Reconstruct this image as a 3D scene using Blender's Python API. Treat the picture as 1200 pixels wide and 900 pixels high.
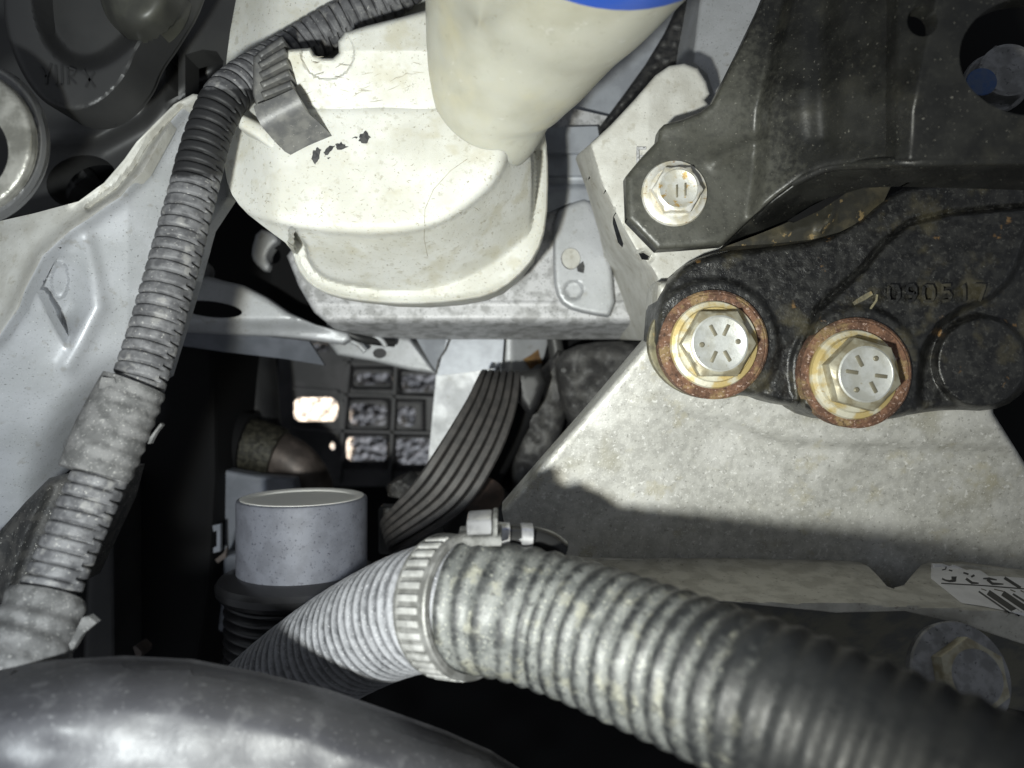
import bpy, bmesh, math, random
import numpy as np
from mathutils import Vector, Matrix
from mathutils.bvhtree import BVHTree
from mathutils.geometry import delaunay_2d_cdt

random.seed(7)
rng = np.random.RandomState(11)
C = bpy.context.scene.collection
for o in list(bpy.data.objects):
    bpy.data.objects.remove(o)

# ------------------------------------------------------------------ camera, world, lamps, exposure
F = 857.0                 # focal length in photograph pixels (1200 wide)
H = 700.0                 # height of the lens above the ground, mm
cam = bpy.data.cameras.new('camera')
cam.sensor_width = 36.0
cam.lens = 36.0 * F / 1200.0
cam.clip_start = 0.005
cam.clip_end = 50.0
cam.dof.use_dof = True
cam.dof.focus_distance = 0.186
cam.dof.aperture_fstop = 14.0
camo = bpy.data.objects.new('camera', cam)
camo.location = (0, 0, H / 1000.0)          # looks straight down into the engine bay, fender side up
C.objects.link(camo)
bpy.context.scene.camera = camo

world = bpy.data.worlds.new('World')
bpy.context.scene.world = world
world.use_nodes = True
bg = world.node_tree.nodes['Background']
bg.inputs[0].default_value = (0.86, 0.92, 1.0, 1)
bg.inputs[1].default_value = 0.18


def lamp(name, kind, loc_mm, target_mm, power, color, radius_mm, angle=None, blend=None):
    l = bpy.data.lights.new(name, kind)
    l.energy = power
    l.color = color
    l.shadow_soft_size = radius_mm / 1000.0
    if angle:
        l.spot_size = math.radians(angle)
        l.spot_blend = blend
    o = bpy.data.objects.new(name, l)
    p = Vector((loc_mm[0], loc_mm[1], H - loc_mm[2])) / 1000
    t = Vector((target_mm[0], target_mm[1], H - target_mm[2])) / 1000
    o.location = p
    o.rotation_euler = (t - p).to_track_quat('-Z', 'Y').to_euler()
    C.objects.link(o)
    return o


# the phone's torch: below and left of the lens
lamp('torch_light', 'SPOT', (-37, -31, 2), (6, 10, 190), 1.5, (1.0, 0.965, 0.79), 4.6, 106, 1.0)
lamp('torch_light', 'SPOT', (-41, -31, 2), (-42, -4, 190), 1.25, (0.80, 0.90, 1.0), 4.6, 112, 0.9)
# daylight that comes in under the car and lights the gravel
lamp('underbody_daylight', 'SPOT', (60, -330, 560), (-130, -20, 700), 5.0, (0.80, 0.88, 1.0), 60, 80, 0.6)
# sunlight that reaches the gravel under the car
lamp('sun_patch_light', 'SPOT', (-330, 60, 480), (-230, -30, 695), 20.0, (1.0, 0.86, 0.70), 2.0, 28.6, 0.04)

sc = bpy.context.scene
sc.render.engine = 'CYCLES'
sc.view_settings.view_transform = 'Standard'
sc.view_settings.look = 'None'
sc.view_settings.gamma = 1.0
sc.view_settings.exposure = 0.2
sc.view_settings.use_curve_mapping = False


# ------------------------------------------------------------------ helpers: coordinates
def W(px, py, d):
    """photo pixel + distance below the lens (mm) -> world metres"""
    return ((px - 600.0) / F * d / 1000.0, -(py - 450.0) / F * d / 1000.0, (H - d) / 1000.0)


def Wa(px, py, d):
    px = np.asarray(px, float); py = np.asarray(py, float); d = np.asarray(d, float)
    return np.stack([(px - 600) / F * d, -(py - 450) / F * d, H - d], -1) / 1000.0


def poly_pts(p, smooth=0):
    p = np.array(p, float)
    for _ in range(smooth):                       # corner cutting
        q = np.roll(p, -1, 0)
        a = p * .75 + q * .25
        b = p * .25 + q * .75
        p = np.stack([a, b], 1).reshape(-1, 2)
    return p


def resample(p, step, closed=True):
    p = np.array(p, float)
    out = []
    n = len(p)
    for i in range(n if closed else n - 1):
        a, b = p[i], p[(i + 1) % n]
        k = max(1, int(round(np.linalg.norm(b - a) / step)))
        for j in range(k):
            out.append(a + (b - a) * j / k)
    if not closed:
        out.append(p[-1])
    return np.array(out)


def inside(x, y, poly):
    r = np.zeros(x.shape, bool)
    n = len(poly)
    for i in range(n):
        x1, y1 = poly[i]; x2, y2 = poly[(i + 1) % n]
        c = (y1 > y) != (y2 > y)
        if y1 != y2:
            r ^= c & (x < (x2 - x1) * (y - y1) / (y2 - y1) + x1)
    return r


def dist_line(x, y, pl, closed=False):
    best = np.full(x.shape, 1e9)
    n = len(pl)
    for i in range(n if closed else n - 1):
        ax, ay = pl[i]; bx, by = pl[(i + 1) % n]
        dx, dy = bx - ax, by - ay
        L = dx * dx + dy * dy + 1e-9
        t = np.clip(((x - ax) * dx + (y - ay) * dy) / L, 0, 1)
        best = np.minimum(best, np.hypot(x - ax - t * dx, y - ay - t * dy))
    return best


def sd(x, y, poly):
    d = dist_line(x, y, poly, True)
    return np.where(inside(x, y, poly), d, -d)


def sm(a, b, x):
    t = np.clip((x - a) / (b - a), 0, 1)
    return t * t * (3 - 2 * t)


def rnd(s, r, h):
    """round-over: s px inside the edge, radius r px, drop h mm"""
    t = np.clip(1 - s / r, 0, 1)
    return h * (1 - np.sqrt(np.clip(1 - t * t, 0, 1)))


def ell(cx, cy, rx, ry, n=28, rot=0):
    a = np.linspace(0, 2 * math.pi, n, endpoint=False)
    x = rx * np.cos(a); y = ry * np.sin(a)
    c, s = math.cos(rot), math.sin(rot)
    return np.stack([cx + x * c - y * s, cy + x * s + y * c], -1)


def rrect(x0, y0, x1, y1, r, sk=0.0):
    pts = []
    for cx, cy, a0 in ((x1 - r, y0 + r, -90), (x1 - r, y1 - r, 0), (x0 + r, y1 - r, 90), (x0 + r, y0 + r, 180)):
        for k in range(5):
            a = math.radians(a0 + 90 * k / 4)
            pts.append((cx + r * math.cos(a) + sk * ((cy - y0)), cy + r * math.sin(a)))
    return np.array(pts)


def vnoise(x, y, seed=0):
    """cheap smooth value noise on numpy arrays"""
    r = np.random.RandomState(seed).rand(64, 64)
    xi = np.floor(x).astype(int); yi = np.floor(y).astype(int)
    fx = x - xi; fy = y - yi
    fx = fx * fx * (3 - 2 * fx); fy = fy * fy * (3 - 2 * fy)
    g = lambda a, b: r[a % 64, b % 64]
    return (g(xi, yi) * (1 - fx) * (1 - fy) + g(xi + 1, yi) * fx * (1 - fy) + g(xi, yi + 1) * (1 - fx) * fy + g(xi + 1, yi + 1) * fx * fy) - .5


def catmull(P, n):
    P = np.array(P, float)
    P = np.vstack([2 * P[0] - P[1], P, 2 * P[-1] - P[-2]])
    out = []
    for i in range(1, len(P) - 2):
        t = np.linspace(0, 1, n, endpoint=False)[:, None]
        p0, p1, p2, p3 = P[i - 1], P[i], P[i + 1], P[i + 2]
        out.append(.5 * (2 * p1 + (p2 - p0) * t + (2 * p0 - 5 * p1 + 4 * p2 - p3) * t ** 2 + (3 * p1 - p0 - 3 * p2 + p3) * t ** 3))
    out.append(P[-2][None])
    return np.vstack(out)


# ------------------------------------------------------------------ helpers: objects
def thing(name, label, cat, at, group=None, kind=None):
    o = bpy.data.objects.new(name, None)
    o.empty_display_size = 0.01
    C.objects.link(o)
    o.location = at
    o['label'] = label
    o['category'] = cat
    if group: o['group'] = group
    if kind: o['kind'] = kind
    return o


def wloc(o):
    v = Vector(o.location)
    while o.parent:
        o = o.parent
        v += Vector(o.location)
    return v


def link(name, verts, faces, mat, parent=None, sharp=38, attr=None, label=None, cat=None, group=None, kind=None):
    verts = np.asarray(verts, float)
    if parent is not None:
        org = np.array(wloc(parent))
    else:
        org = np.array([verts[:, 0].mean(), verts[:, 1].mean(), verts[:, 2].min()])
    me = bpy.data.meshes.new(name)
    me.from_pydata((verts - org).tolist(), [], [list(map(int, f)) for f in faces])
    if attr is not None:
        at = me.attributes.new('a', 'FLOAT', 'POINT')
        at.data.foreach_set('value', np.asarray(attr, np.float32))
    me.update()
    me.polygons.foreach_set('use_smooth', [True] * len(me.polygons))
    me.set_sharp_from_angle(angle=math.radians(sharp))
    me.materials.append(mat)
    o = bpy.data.objects.new(name, me)
    C.objects.link(o)
    if parent is not None:
        o.parent = parent
    else:
        o.location = org
    if label: o['label'] = label
    if cat: o['category'] = cat
    if group: o['group'] = group
    if kind: o['kind'] = kind
    return o


def relief(name, outline, dfun, mat, parent=None, holes=(), spacing=4.0, thick=2.0, smooth=0, sharp=38, back=False, bstep=None, afun=None, **kw):
    """a solid whose upper face is a height field over an outline: outline traced, depth and thickness in mm"""
    outline = poly_pts(outline, smooth)
    bs = bstep or spacing
    loops = [resample(outline, bs)] + [resample(h, max(1.2, bs * .7)) for h in holes]
    co, ed = [], []
    for lp in loops:
        b = len(co)
        co += [tuple(p) for p in lp]
        ed += [(b + i, b + (i + 1) % len(lp)) for i in range(len(lp))]
    x0, y0 = outline.min(0); x1, y1 = outline.max(0)
    gx, gy = np.meshgrid(np.arange(x0, x1, spacing), np.arange(y0, y1, spacing * .866))
    gx = gx + (np.arange(gx.shape[0]) % 2)[:, None] * spacing * .5
    gx, gy = gx.ravel(), gy.ravel()
    s = sd(gx, gy, outline)
    keep = s > spacing * 2.0
    for h in holes:
        keep &= sd(gx, gy, h) < -spacing * 1.6
    for li, lp in enumerate(loops):
        tg = np.roll(lp, -1, 0) - np.roll(lp, 1, 0)
        nn_ = np.stack([-tg[:, 1], tg[:, 0]], -1) / (np.linalg.norm(tg, axis=1)[:, None] + 1e-9)
        for e in ((.3, .75, 1.4) if li == 0 else (.5, 1.1)):
            e *= spacing
            best = None
            for sg in (1, -1):
                q = lp + nn_ * e * sg
                dd_ = sd(q[:, 0], q[:, 1], outline)
                ds_ = dd_ if li == 0 else -sd(q[:, 0], q[:, 1], holes[li - 1])
                okq = np.abs(ds_ - e) < .2 * e
                okq &= dd_ > e * .8
                for hi_, h in enumerate(holes):
                    if hi_ != li - 1:
                        okq &= sd(q[:, 0], q[:, 1], h) < -e * .8
                if best is None or okq.sum() > best[1].sum():
                    best = (q, okq)
            co += [tuple(p) for p in best[0][best[1]]]
    co += list(zip(gx[keep], gy[keep]))
    v, e, f, *_ = delaunay_2d_cdt([Vector(c) for c in co], ed, [], 1, 1e-5)
    v = np.array([(p.x, p.y) for p in v])
    f = np.array([t for t in f if len(t) == 3])
    cen = v[f].mean(1)
    ok = np.ones(len(f), bool)
    for h in holes:
        ok &= ~inside(cen[:, 0], cen[:, 1], h)
    f = f[ok]
    x, y = v[:, 0], v[:, 1]
    s = np.maximum(sd(x, y, outline), 0)
    d = dfun(x, y, s) + 0 * x
    top = Wa(x, y, d)
    # orientation: upward
    a, b, c = top[f[:, 0]], top[f[:, 1]], top[f[:, 2]]
    nz = np.cross(b - a, c - a)[:, 2]
    f[nz < 0] = f[nz < 0][:, ::-1]
    from collections import Counter
    cnt = {}
    for t in f:
        for i in range(3):
            k = (int(t[i]), int(t[(i + 1) % 3]))
            cnt[k] = 1
    bd = [k for k in cnt if (k[1], k[0]) not in cnt]
    bv = sorted({i for k in bd for i in k})
    mp = {i: len(top) + j for j, i in enumerate(bv)}
    low = top[bv].copy(); low[:, 2] -= thick / 1000.0
    verts = np.vstack([top, low])
    faces = [tuple(t) for t in f]
    for i, j in bd:
        faces.append((j, i, mp[i], mp[j]))
    if back:
        n0 = len(verts)
        bt = top.copy(); bt[:, 2] -= thick / 1000.0
        verts = np.vstack([verts, bt])
        faces += [tuple(int(i) + n0 for i in t[::-1]) for t in f]
    if afun is not None:
        at_ = np.zeros(len(verts)); at_[:len(top)] = afun(x, y)
        kw['attr'] = at_
    return link(name, verts, faces, mat, parent, sharp, **kw)


def frames(P):
    T = np.gradient(P, axis=0)
    T /= np.linalg.norm(T, axis=1)[:, None]
    N = np.zeros_like(P)
    n = np.array([0, 0, 1.0])
    for i in range(len(P)):
        n = n - T[i] * n.dot(T[i])
        n /= np.linalg.norm(n)
        N[i] = n
    return T, N, np.cross(T, N)


def path(pts, step_mm):
    """pts (px,py,d,...) -> evenly spaced world points (mm) + other columns"""
    pts = np.array(pts, float)
    w = Wa(pts[:, 0], pts[:, 1], pts[:, 2]) * 1000
    A = np.hstack([w, pts[:, 3:]])
    A = catmull(A, 40)
    L = np.r_[0, np.cumsum(np.linalg.norm(np.diff(A[:, :3], axis=0), axis=1))]
    n = int(L[-1] / step_mm) + 1
    t = np.linspace(0, L[-1], n)
    return t, np.stack([np.interp(t, L, A[:, k]) for k in range(A.shape[1])], -1)


def tube(name, pts, mat, parent=None, step=.5, segs=40, rfun=None, cap=True, sharp=50, afun=None, **kw):
    """round sweep; rfun(t mm, theta) -> radius offset in mm"""
    t, A = path(pts, step)
    P, R = A[:, :3], A[:, 3]
    T, N, B = frames(P)
    th = np.linspace(0, 2 * math.pi, segs, endpoint=False)
    tt, hh = np.meshgrid(t, th, indexing='ij')
    off = rfun(tt, hh) if rfun else 0 * tt
    r = R[:, None] + off
    V = P[:, None] + (N[:, None] * np.cos(th)[None, :, None] + B[:, None] * np.sin(th)[None, :, None]) * r[..., None]
    n, m = len(t), segs
    V = V.reshape(-1, 3) / 1000
    i, j = np.meshgrid(np.arange(n - 1), np.arange(m), indexing='ij')
    a = i * m + j; b = i * m + (j + 1) % m
    faces = np.stack([a, b, b + m, a + m], -1).reshape(-1, 4).tolist()
    if cap:
        faces.append(list(range(m))[::-1]); faces.append([(n - 1) * m + k for k in range(m)])
    at = None
    if afun is not None:
        at = afun(tt, hh, V.reshape(n, m, 3)).ravel()
    return link(name, V, faces, mat, parent, sharp, attr=at, **kw)


def lathe(name, prof, at, axis, mat, parent=None, segs=48, poly=None, sharp=30, up=None, **kw):
    """prof [(r mm, h mm)] around axis through at (world m). poly=6 makes hexagonal sections where r<0 (flat-to-flat/2)"""
    ax = Vector(axis).normalized()
    u = Vector(up) if up else (Vector((1, 0, 0)) if abs(ax.x) < .9 else Vector((0, 1, 0)))
    u = (u - ax * u.dot(ax)).normalized()
    w = ax.cross(u)
    th = np.linspace(0, 2 * math.pi, segs, endpoint=False)
    V = []
    for r, h in prof:
        for a in th:
            rr = r
            if r < 0:
                k = math.pi / 3
                rr = -r / math.cos(((a + k / 2) % k) - k / 2)
            p = Vector(at) + (u * math.cos(a) + w * math.sin(a)) * rr / 1000 + ax * h / 1000
            V.append(p)
    V = np.array([tuple(p) for p in V])
    faces = []
    for i in range(len(prof) - 1):
        for j in range(segs):
            a, b = i * segs + j, i * segs + (j + 1) % segs
            faces.append((a, b, b + segs, a + segs))
    faces.append([(len(prof) - 1) * segs + j for j in range(segs)])
    faces.append([j for j in range(segs)][::-1])
    return link(name, V, faces, mat, parent, sharp, **kw)


def loft_box(name, a8, mat, parent=None, bev=.3, **kw):
    """eight corners (4 bottom, 4 top, world m) -> bevelled block"""
    bm = bmesh.new()
    vs = [bm.verts.new(p) for p in a8]
    for q in ((3, 2, 1, 0), (4, 5, 6, 7), (0, 1, 5, 4), (1, 2, 6, 5), (2, 3, 7, 6), (3, 0, 4, 7)):
        bm.faces.new([vs[i] for i in q])
    bmesh.ops.recalc_face_normals(bm, faces=bm.faces)
    if bev:
        bmesh.ops.bevel(bm, geom=list(bm.edges), offset=bev / 1000, segments=2, affect='EDGES', profile=.5)
    v = [tuple(x.co) for x in bm.verts]
    bm.verts.index_update()
    f = [[x.index for x in fc.verts] for fc in bm.faces]
    bm.free()
    return link(name, v, f, mat, parent, 40, **kw)


def frame_box(name, c, ax, ay, az, mat, parent=None, bev=.3, **kw):
    """block centred at c (mm world) with half-extent vectors (mm)"""
    c = np.array(c); ax = np.array(ax); ay = np.array(ay); az = np.array(az)
    q = [c - ax - ay - az, c + ax - ay - az, c + ax + ay - az, c - ax + ay - az, c - ax - ay + az, c + ax - ay + az, c + ax + ay + az, c - ax + ay + az]
    return loft_box(name, [tuple(p / 1000) for p in q], mat, parent, bev, **kw)


def strokes(name, lines, dfun, mat, parent, hgt=.12, thick=.3, **kw):
    """flat marks: polylines [(pts, width px)] laid hgt mm proud of a surface given by dfun"""
    V, Fc = [], []
    for pts, w in lines:
        p = np.array(pts, float)
        p = resample(p, 4, False)
        t = np.gradient(p, axis=0); t /= np.linalg.norm(t, axis=1)[:, None] + 1e-9
        n = np.stack([-t[:, 1], t[:, 0]], -1) * (np.array(w) / 2 if np.ndim(w) == 0 else np.interp(np.linspace(0, 1, len(p)), np.linspace(0, 1, len(w)), w)[:, None] / 2)
        a, b = p + n, p - n
        k = len(p); b0 = len(V)
        for q in (a, b):
            V += [tuple(r) for r in Wa(q[:, 0], q[:, 1], dfun(q[:, 0], q[:, 1]) - hgt)]
        for q in (a, b):
            V += [tuple(r) for r in Wa(q[:, 0], q[:, 1], dfun(q[:, 0], q[:, 1]) - hgt + thick)]
        for i in range(k - 1):
            Fc.append((b0 + i, b0 + i + 1, b0 + k + i + 1, b0 + k + i))
            Fc.append((b0 + i + 1, b0 + i, b0 + 2 * k + i, b0 + 2 * k + i + 1))
            Fc.append((b0 + k + i, b0 + k + i + 1, b0 + 3 * k + i + 1, b0 + 3 * k + i))
        Fc.append((b0, b0 + k, b0 + 3 * k, b0 + 2 * k))
        Fc.append((b0 + k - 1, b0 + 3 * k - 1, b0 + 4 * k - 1, b0 + 2 * k - 1))
    return link(name, V, Fc, mat, parent, 30, **kw)


# ------------------------------------------------------------------ materials
def mat(name, col, col2=None, s1=8, lo=.4, hi=.6, layers=(), specks=(), rough=.5, rough2=None, metal=0.0, bump=(), acol=None, a_rng=(0, 1), a_noise=0, a_last=False, spec=.5, coat=0, sss=0, detail=5):
    m = bpy.data.materials.new(name)
    m.use_nodes = True
    nt = m.node_tree
    N, L = nt.nodes, nt.links
    b = N['Principled BSDF']
    tc = N.new('ShaderNodeTexCoord')
    geo = tc.outputs['Object']

    def noise(size, det=4, rg=.55, dim_off=0):
        n = N.new('ShaderNodeTexNoise')
        n.inputs['Scale'].default_value = 1000.0 / size
        n.inputs['Detail'].default_value = det
        n.inputs['Roughness'].default_value = rg
        if dim_off:
            mp = N.new('ShaderNodeMapping')
            mp.inputs['Location'].default_value = (dim_off, dim_off * .7, dim_off * .3)
            L.new(geo, mp.inputs[0]); L.new(mp.outputs[0], n.inputs['Vector'])
        else:
            L.new(geo, n.inputs['Vector'])
        return n.outputs['Fac']

    def ramp(src, a, c, to0=0., to1=1.):
        r = N.new('ShaderNodeMapRange')
        r.inputs[1].default_value = a; r.inputs[2].default_value = c
        r.inputs[3].default_value = to0; r.inputs[4].default_value = to1
        r.interpolation_type = 'SMOOTHSTEP'
        L.new(src, r.inputs[0])
        return r.outputs[0]

    def mix(fac, A, B):
        x = N.new('ShaderNodeMix'); x.data_type = 'RGBA'
        L.new(fac, x.inputs[0])
        for s, v in ((6, A), (7, B)):
            if isinstance(v, tuple): x.inputs[s].default_value = (*v, 1)
            else: L.new(v, x.inputs[s])
        return x.outputs[2]

    cur = tuple(col)
    facs = None
    if col2 is not None:
        facs = ramp(noise(s1, detail), lo, hi)
        cur = mix(facs, cur, tuple(col2))
    def apply_attr(cur):
        at = N.new('ShaderNodeAttribute'); at.attribute_name = 'a'
        src = at.outputs['Fac']
        if a_noise:
            ad = N.new('ShaderNodeMath'); ad.operation = 'ADD'
            L.new(src, ad.inputs[0])
            L.new(ramp(noise(1.6, 5, .65, 3.1), .3, .7, -a_noise, a_noise), ad.inputs[1])
            src = ad.outputs[0]
        return mix(ramp(src, *a_rng), cur, tuple(acol))
    if acol is not None and not a_last:
        cur = apply_attr(cur)
    k = 1.3
    for (c, size, a, w, op) in list(layers) + list(specks):
        f = ramp(noise(size, 4, .6, k), a, a + w, 0, op)
        cur = mix(f, cur, tuple(c))
        k += 1.7
    if acol is not None and a_last:
        cur = apply_attr(cur)
    if isinstance(cur, tuple): b.inputs['Base Color'].default_value = (*cur, 1)
    else: L.new(cur, b.inputs['Base Color'])
    if rough2 is not None:
        L.new(ramp(noise(s1 * .7, 5, .6, 9.2), .35, .65, rough, rough2), b.inputs['Roughness'])
    else:
        b.inputs['Roughness'].default_value = rough
    b.inputs['Metallic'].default_value = metal
    b.inputs['Specular IOR Level'].default_value = spec
    b.inputs['Coat Weight'].default_value = coat
    b.inputs['Coat Roughness'].default_value = .25
    if sss:
        b.inputs['Subsurface Weight'].default_value = sss
        b.inputs['Subsurface Radius'].default_value = (1, .8, .5)
        b.inputs['Subsurface Scale'].default_value = .004
    prev = None
    for (size, hgt) in bump:
        bp = N.new('ShaderNodeBump')
        bp.inputs['Strength'].default_value = 1
        bp.inputs['Distance'].default_value = hgt / 1000
        L.new(noise(size, 5, .6, k), bp.inputs['Height']); k += 2.3
        if prev: L.new(prev, bp.inputs['Normal'])
        prev = bp.outputs[0]
    if prev: L.new(prev, b.inputs['Normal'])
    return m


M = {}
M['silver'] = mat('silver_paint', (.47, .48, .50), (.40, .41, .42), 14, .35, .65, specks=[((.10, .10, .09), .5, .635, .03, .8), ((.68, .68, .66), .45, .66, .03, .7), ((.22, .20, .16), 3.5, .60, .1, .35)], rough=.42, rough2=.55, metal=.25, bump=[(.7, .03), (6, .12)])
M['silver_dirty'] = mat('dusty_silver_paint', (.55, .545, .51), (.45, .44, .40), 7, .35, .65, specks=[((.16, .15, .12), .6, .64, .04, .6), ((.25, .22, .15), 4, .57, .12, .35)], rough=.55, rough2=.7, metal=.1, bump=[(.8, .08), (5, .12)])
M['silver_grime'] = mat('grimy_silver_paint', (.50, .50, .51), (.30, .30, .30), 4, .42, .62, specks=[((.05, .05, .05), .6, .60, .05, .8)], rough=.5, metal=.15, bump=[(.7, .06)])
M['silver_blue'] = mat('shade_blue_silver_paint', (.35, .37, .405), (.28, .295, .325), 10, .4, .6, specks=[((.1, .1, .1), .5, .66, .03, .6)], rough=.45, metal=.2, bump=[(1, .03)])  # silver made darker and bluer; shade on the upper sheets put into the colour
M['tank'] = mat('aged_white_plastic', (.58, .58, .545), (.49, .485, .435), 16, .38, .62, layers=[((.40, .37, .26), 11, .54, .16, .5), ((.33, .31, .24), 2.2, .585, .1, .45)], specks=[((.20, .18, .13), .7, .635, .04, .75), ((.28, .25, .18), 1.6, .64, .05, .55)], rough=.48, rough2=.6, bump=[(1.2, .05), (9, .1)], sss=.12)
M['neck'] = mat('translucent_neck_plastic', (.46, .455, .39), (.37, .36, .29), 26, .4, .62, layers=[((.50, .46, .30), 30, .5, .15, .5), ((.30, .28, .22), 5, .58, .14, .3)], specks=[((.26, .23, .16), 1.4, .66, .05, .5), ((.60, .60, .56), 3, .64, .08, .4)], rough=.36, rough2=.45, bump=[(3, .05)], sss=.45)
M['seam'] = mat('seam_dirt', (.19, .17, .12), rough=.7)
M['scratch'] = mat('scuff_dirt', (.36, .335, .26), (.24, .22, .17), 3, rough=.7)
M['blue'] = mat('blue_cap_plastic', (.02, .08, .42), rough=.35)
M['flake'] = mat('black_flake', (.02, .02, .022), (.05, .05, .05), 1, rough=.6)
M['iron'] = mat('black_cast_iron', (.007, .007, .007), (.020, .020, .019), 3.0, .42, .62, layers=[((.085, .075, .045), 12, .545, .14, .5), ((.22, .125, .045), 8, .65, .05, .7), ((.06, .06, .056), 1.2, .55, .1, .5)], specks=[((.26, .26, .24), .45, .665, .05, .5)], rough=.28, rough2=.42, bump=[(.6, .16), (2.0, .12)], spec=.6)
M['iron_dusty'] = mat('olive_dusty_iron', (.19, .17, .105), (.10, .09, .06), 4, .4, .6, specks=[((.26, .18, .08), 3, .6, .08, .6)], rough=.6, bump=[(.8, .25)])
M['rust'] = mat('rust', (.165, .085, .050), (.085, .042, .025), 2.6, .40, .6, layers=[((.28, .20, .09), 6, .52, .1, .6), ((.06, .035, .022), 9, .56, .1, .5)], specks=[((.42, .31, .26), .7, .585, .05, .7), ((.04, .02, .012), 1.2, .6, .06, .7)], rough=.8, bump=[(.7, .4)])
M['zinc'] = mat('yellow_zinc', (.56, .54, .44), (.45, .35, .15), 5.5, .42, .58, layers=[((.36, .24, .09), 2.2, .63, .06, .7)], specks=[((.15, .11, .05), .8, .65, .04, .6)], rough=.42, rough2=.55, metal=.35, bump=[(.8, .06)])
M['zinc_white'] = mat('white_zinc', (.66, .65, .61), (.55, .51, .40), 3, .42, .62, specks=[((.33, .2, .1), 1.1, .635, .04, .7)], rough=.45, metal=.35, bump=[(.8, .06)])
M['bolt'] = mat('bolt_steel', (.56, .57, .55), (.45, .45, .41), 4, .4, .6, specks=[((.28, .22, .11), 1.6, .65, .05, .6)], rough=.38, rough2=.5, metal=.45, bump=[(.8, .05)])
M['bolt_rusty'] = mat('rust_spotted_bolt_steel', (.60, .60, .56), (.50, .48, .40), 3, .4, .6, specks=[((.42, .26, .06), 1.7, .565, .05, .85)], rough=.42, metal=.4, bump=[(.8, .06)])
M['bolt_dark'] = mat('bolt_side_steel', (.36, .34, .26), (.24, .21, .14), 3, .4, .6, rough=.45, metal=.4, bump=[(.8, .05)])
M['bolt_grey'] = mat('grey_bolt_steel', (.27, .27, .275), (.17, .17, .17), 4, .4, .6, specks=[((.06, .06, .06), 1.2, .62, .05, .7)], rough=.5, metal=.5)
M['markmetal'] = mat('dirty_raised_mark', (.17, .155, .11), rough=.5, metal=.3)
M['mark'] = mat('dirt_mark', (.10, .085, .05), rough=.8)
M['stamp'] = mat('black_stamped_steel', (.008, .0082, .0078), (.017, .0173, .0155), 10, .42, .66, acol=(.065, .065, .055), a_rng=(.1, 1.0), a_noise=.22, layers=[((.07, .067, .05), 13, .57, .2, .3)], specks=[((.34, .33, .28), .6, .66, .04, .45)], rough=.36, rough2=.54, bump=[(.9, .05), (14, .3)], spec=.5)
M['stamp_tan'] = mat('dusty_web_steel', (.022, .021, .016), (.06, .052, .032), 6, .45, .68, specks=[((.28, .2, .09), 2.5, .62, .06, .6)], rough=.45, rough2=.6, bump=[(1.5, .1)])
M['alu'] = mat('cast_aluminium', (.45, .445, .415), (.36, .355, .33), 2.6, .38, .62, layers=[((.56, .555, .53), 13, .50, .16, .55), ((.25, .235, .175), 22, .53, .14, .6), ((.36, .33, .23), 9, .58, .12, .5)], specks=[((.17, .165, .145), 1.0, .60, .07, .55), ((.72, .715, .69), 1.3, .60, .07, .55), ((.66, .655, .63), .5, .60, .05, .5), ((.48, .27, .10), 8, .735, .03, .7)], rough=.46, rough2=.62, metal=.2, bump=[(1.0, .10), (5, .22)])
M['alu_dull'] = mat('dull_aluminium', (.46, .445, .39), (.34, .325, .28), 5, .4, .62, specks=[((.45, .44, .40), .8, .63, .05, .5), ((.12, .11, .09), 1.2, .62, .05, .5)], rough=.5, metal=.2, bump=[(1.0, .1)])
M['alu_dark'] = mat('dark_olive_aluminium', (.07, .065, .04), (.03, .03, .025), 8, .4, .6, rough=.4, metal=.2, bump=[(1.5, .1)])  # dark olive tone for the wall below the ledge
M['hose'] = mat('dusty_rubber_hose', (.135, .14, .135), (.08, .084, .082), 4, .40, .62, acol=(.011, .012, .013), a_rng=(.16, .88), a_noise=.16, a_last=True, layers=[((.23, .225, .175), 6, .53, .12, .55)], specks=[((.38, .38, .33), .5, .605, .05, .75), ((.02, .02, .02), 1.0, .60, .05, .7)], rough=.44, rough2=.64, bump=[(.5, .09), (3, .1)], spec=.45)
M['hose_fine'] = mat('dusty_rubber_hose_end', (.045, .047, .052), (.09, .092, .10), 5, .42, .6, acol=(.30, .305, .325), a_rng=(.15, .9), a_noise=.12, specks=[((.48, .48, .50), .5, .61, .05, .7), ((.03, .03, .03), .7, .63, .05, .6)], rough=.5, bump=[(.6, .06)])
M['clampband'] = mat('dull_clamp_band', (.20, .20, .195), (.12, .12, .115), 3, .4, .6, specks=[((.05, .05, .045), .8, .63, .05, .7)], rough=.45, rough2=.6, metal=.45, bump=[(1, .06)])
M['clampthread'] = mat('worn_zinc_thread', (.50, .50, .49), (.36, .36, .35), 3, .4, .6, specks=[((.15, .15, .14), .8, .63, .05, .6)], rough=.40, metal=.5, bump=[(1, .06)])
M['clampbright'] = mat('bright_zinc', (.50, .50, .51), (.36, .36, .37), 3, .4, .6, rough=.28, metal=.75, bump=[(1.5, .04)])
M['clampdark'] = mat('black_clamp_steel', (.02, .02, .02), rough=.25, metal=.3)
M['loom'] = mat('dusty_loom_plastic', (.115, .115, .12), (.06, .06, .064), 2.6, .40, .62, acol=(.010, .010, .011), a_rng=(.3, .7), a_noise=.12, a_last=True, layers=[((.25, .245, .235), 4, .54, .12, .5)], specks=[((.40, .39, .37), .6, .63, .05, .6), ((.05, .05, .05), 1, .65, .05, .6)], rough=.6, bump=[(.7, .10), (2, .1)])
M['tape'] = mat('dusty_cloth_tape', (.115, .114, .114), (.06, .06, .06), 3, .40, .62, specks=[((.34, .335, .32), .45, .61, .05, .6), ((.05, .05, .05), .7, .63, .05, .7)], rough=.75, bump=[(.5, .12), (2, .12)])
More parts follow.
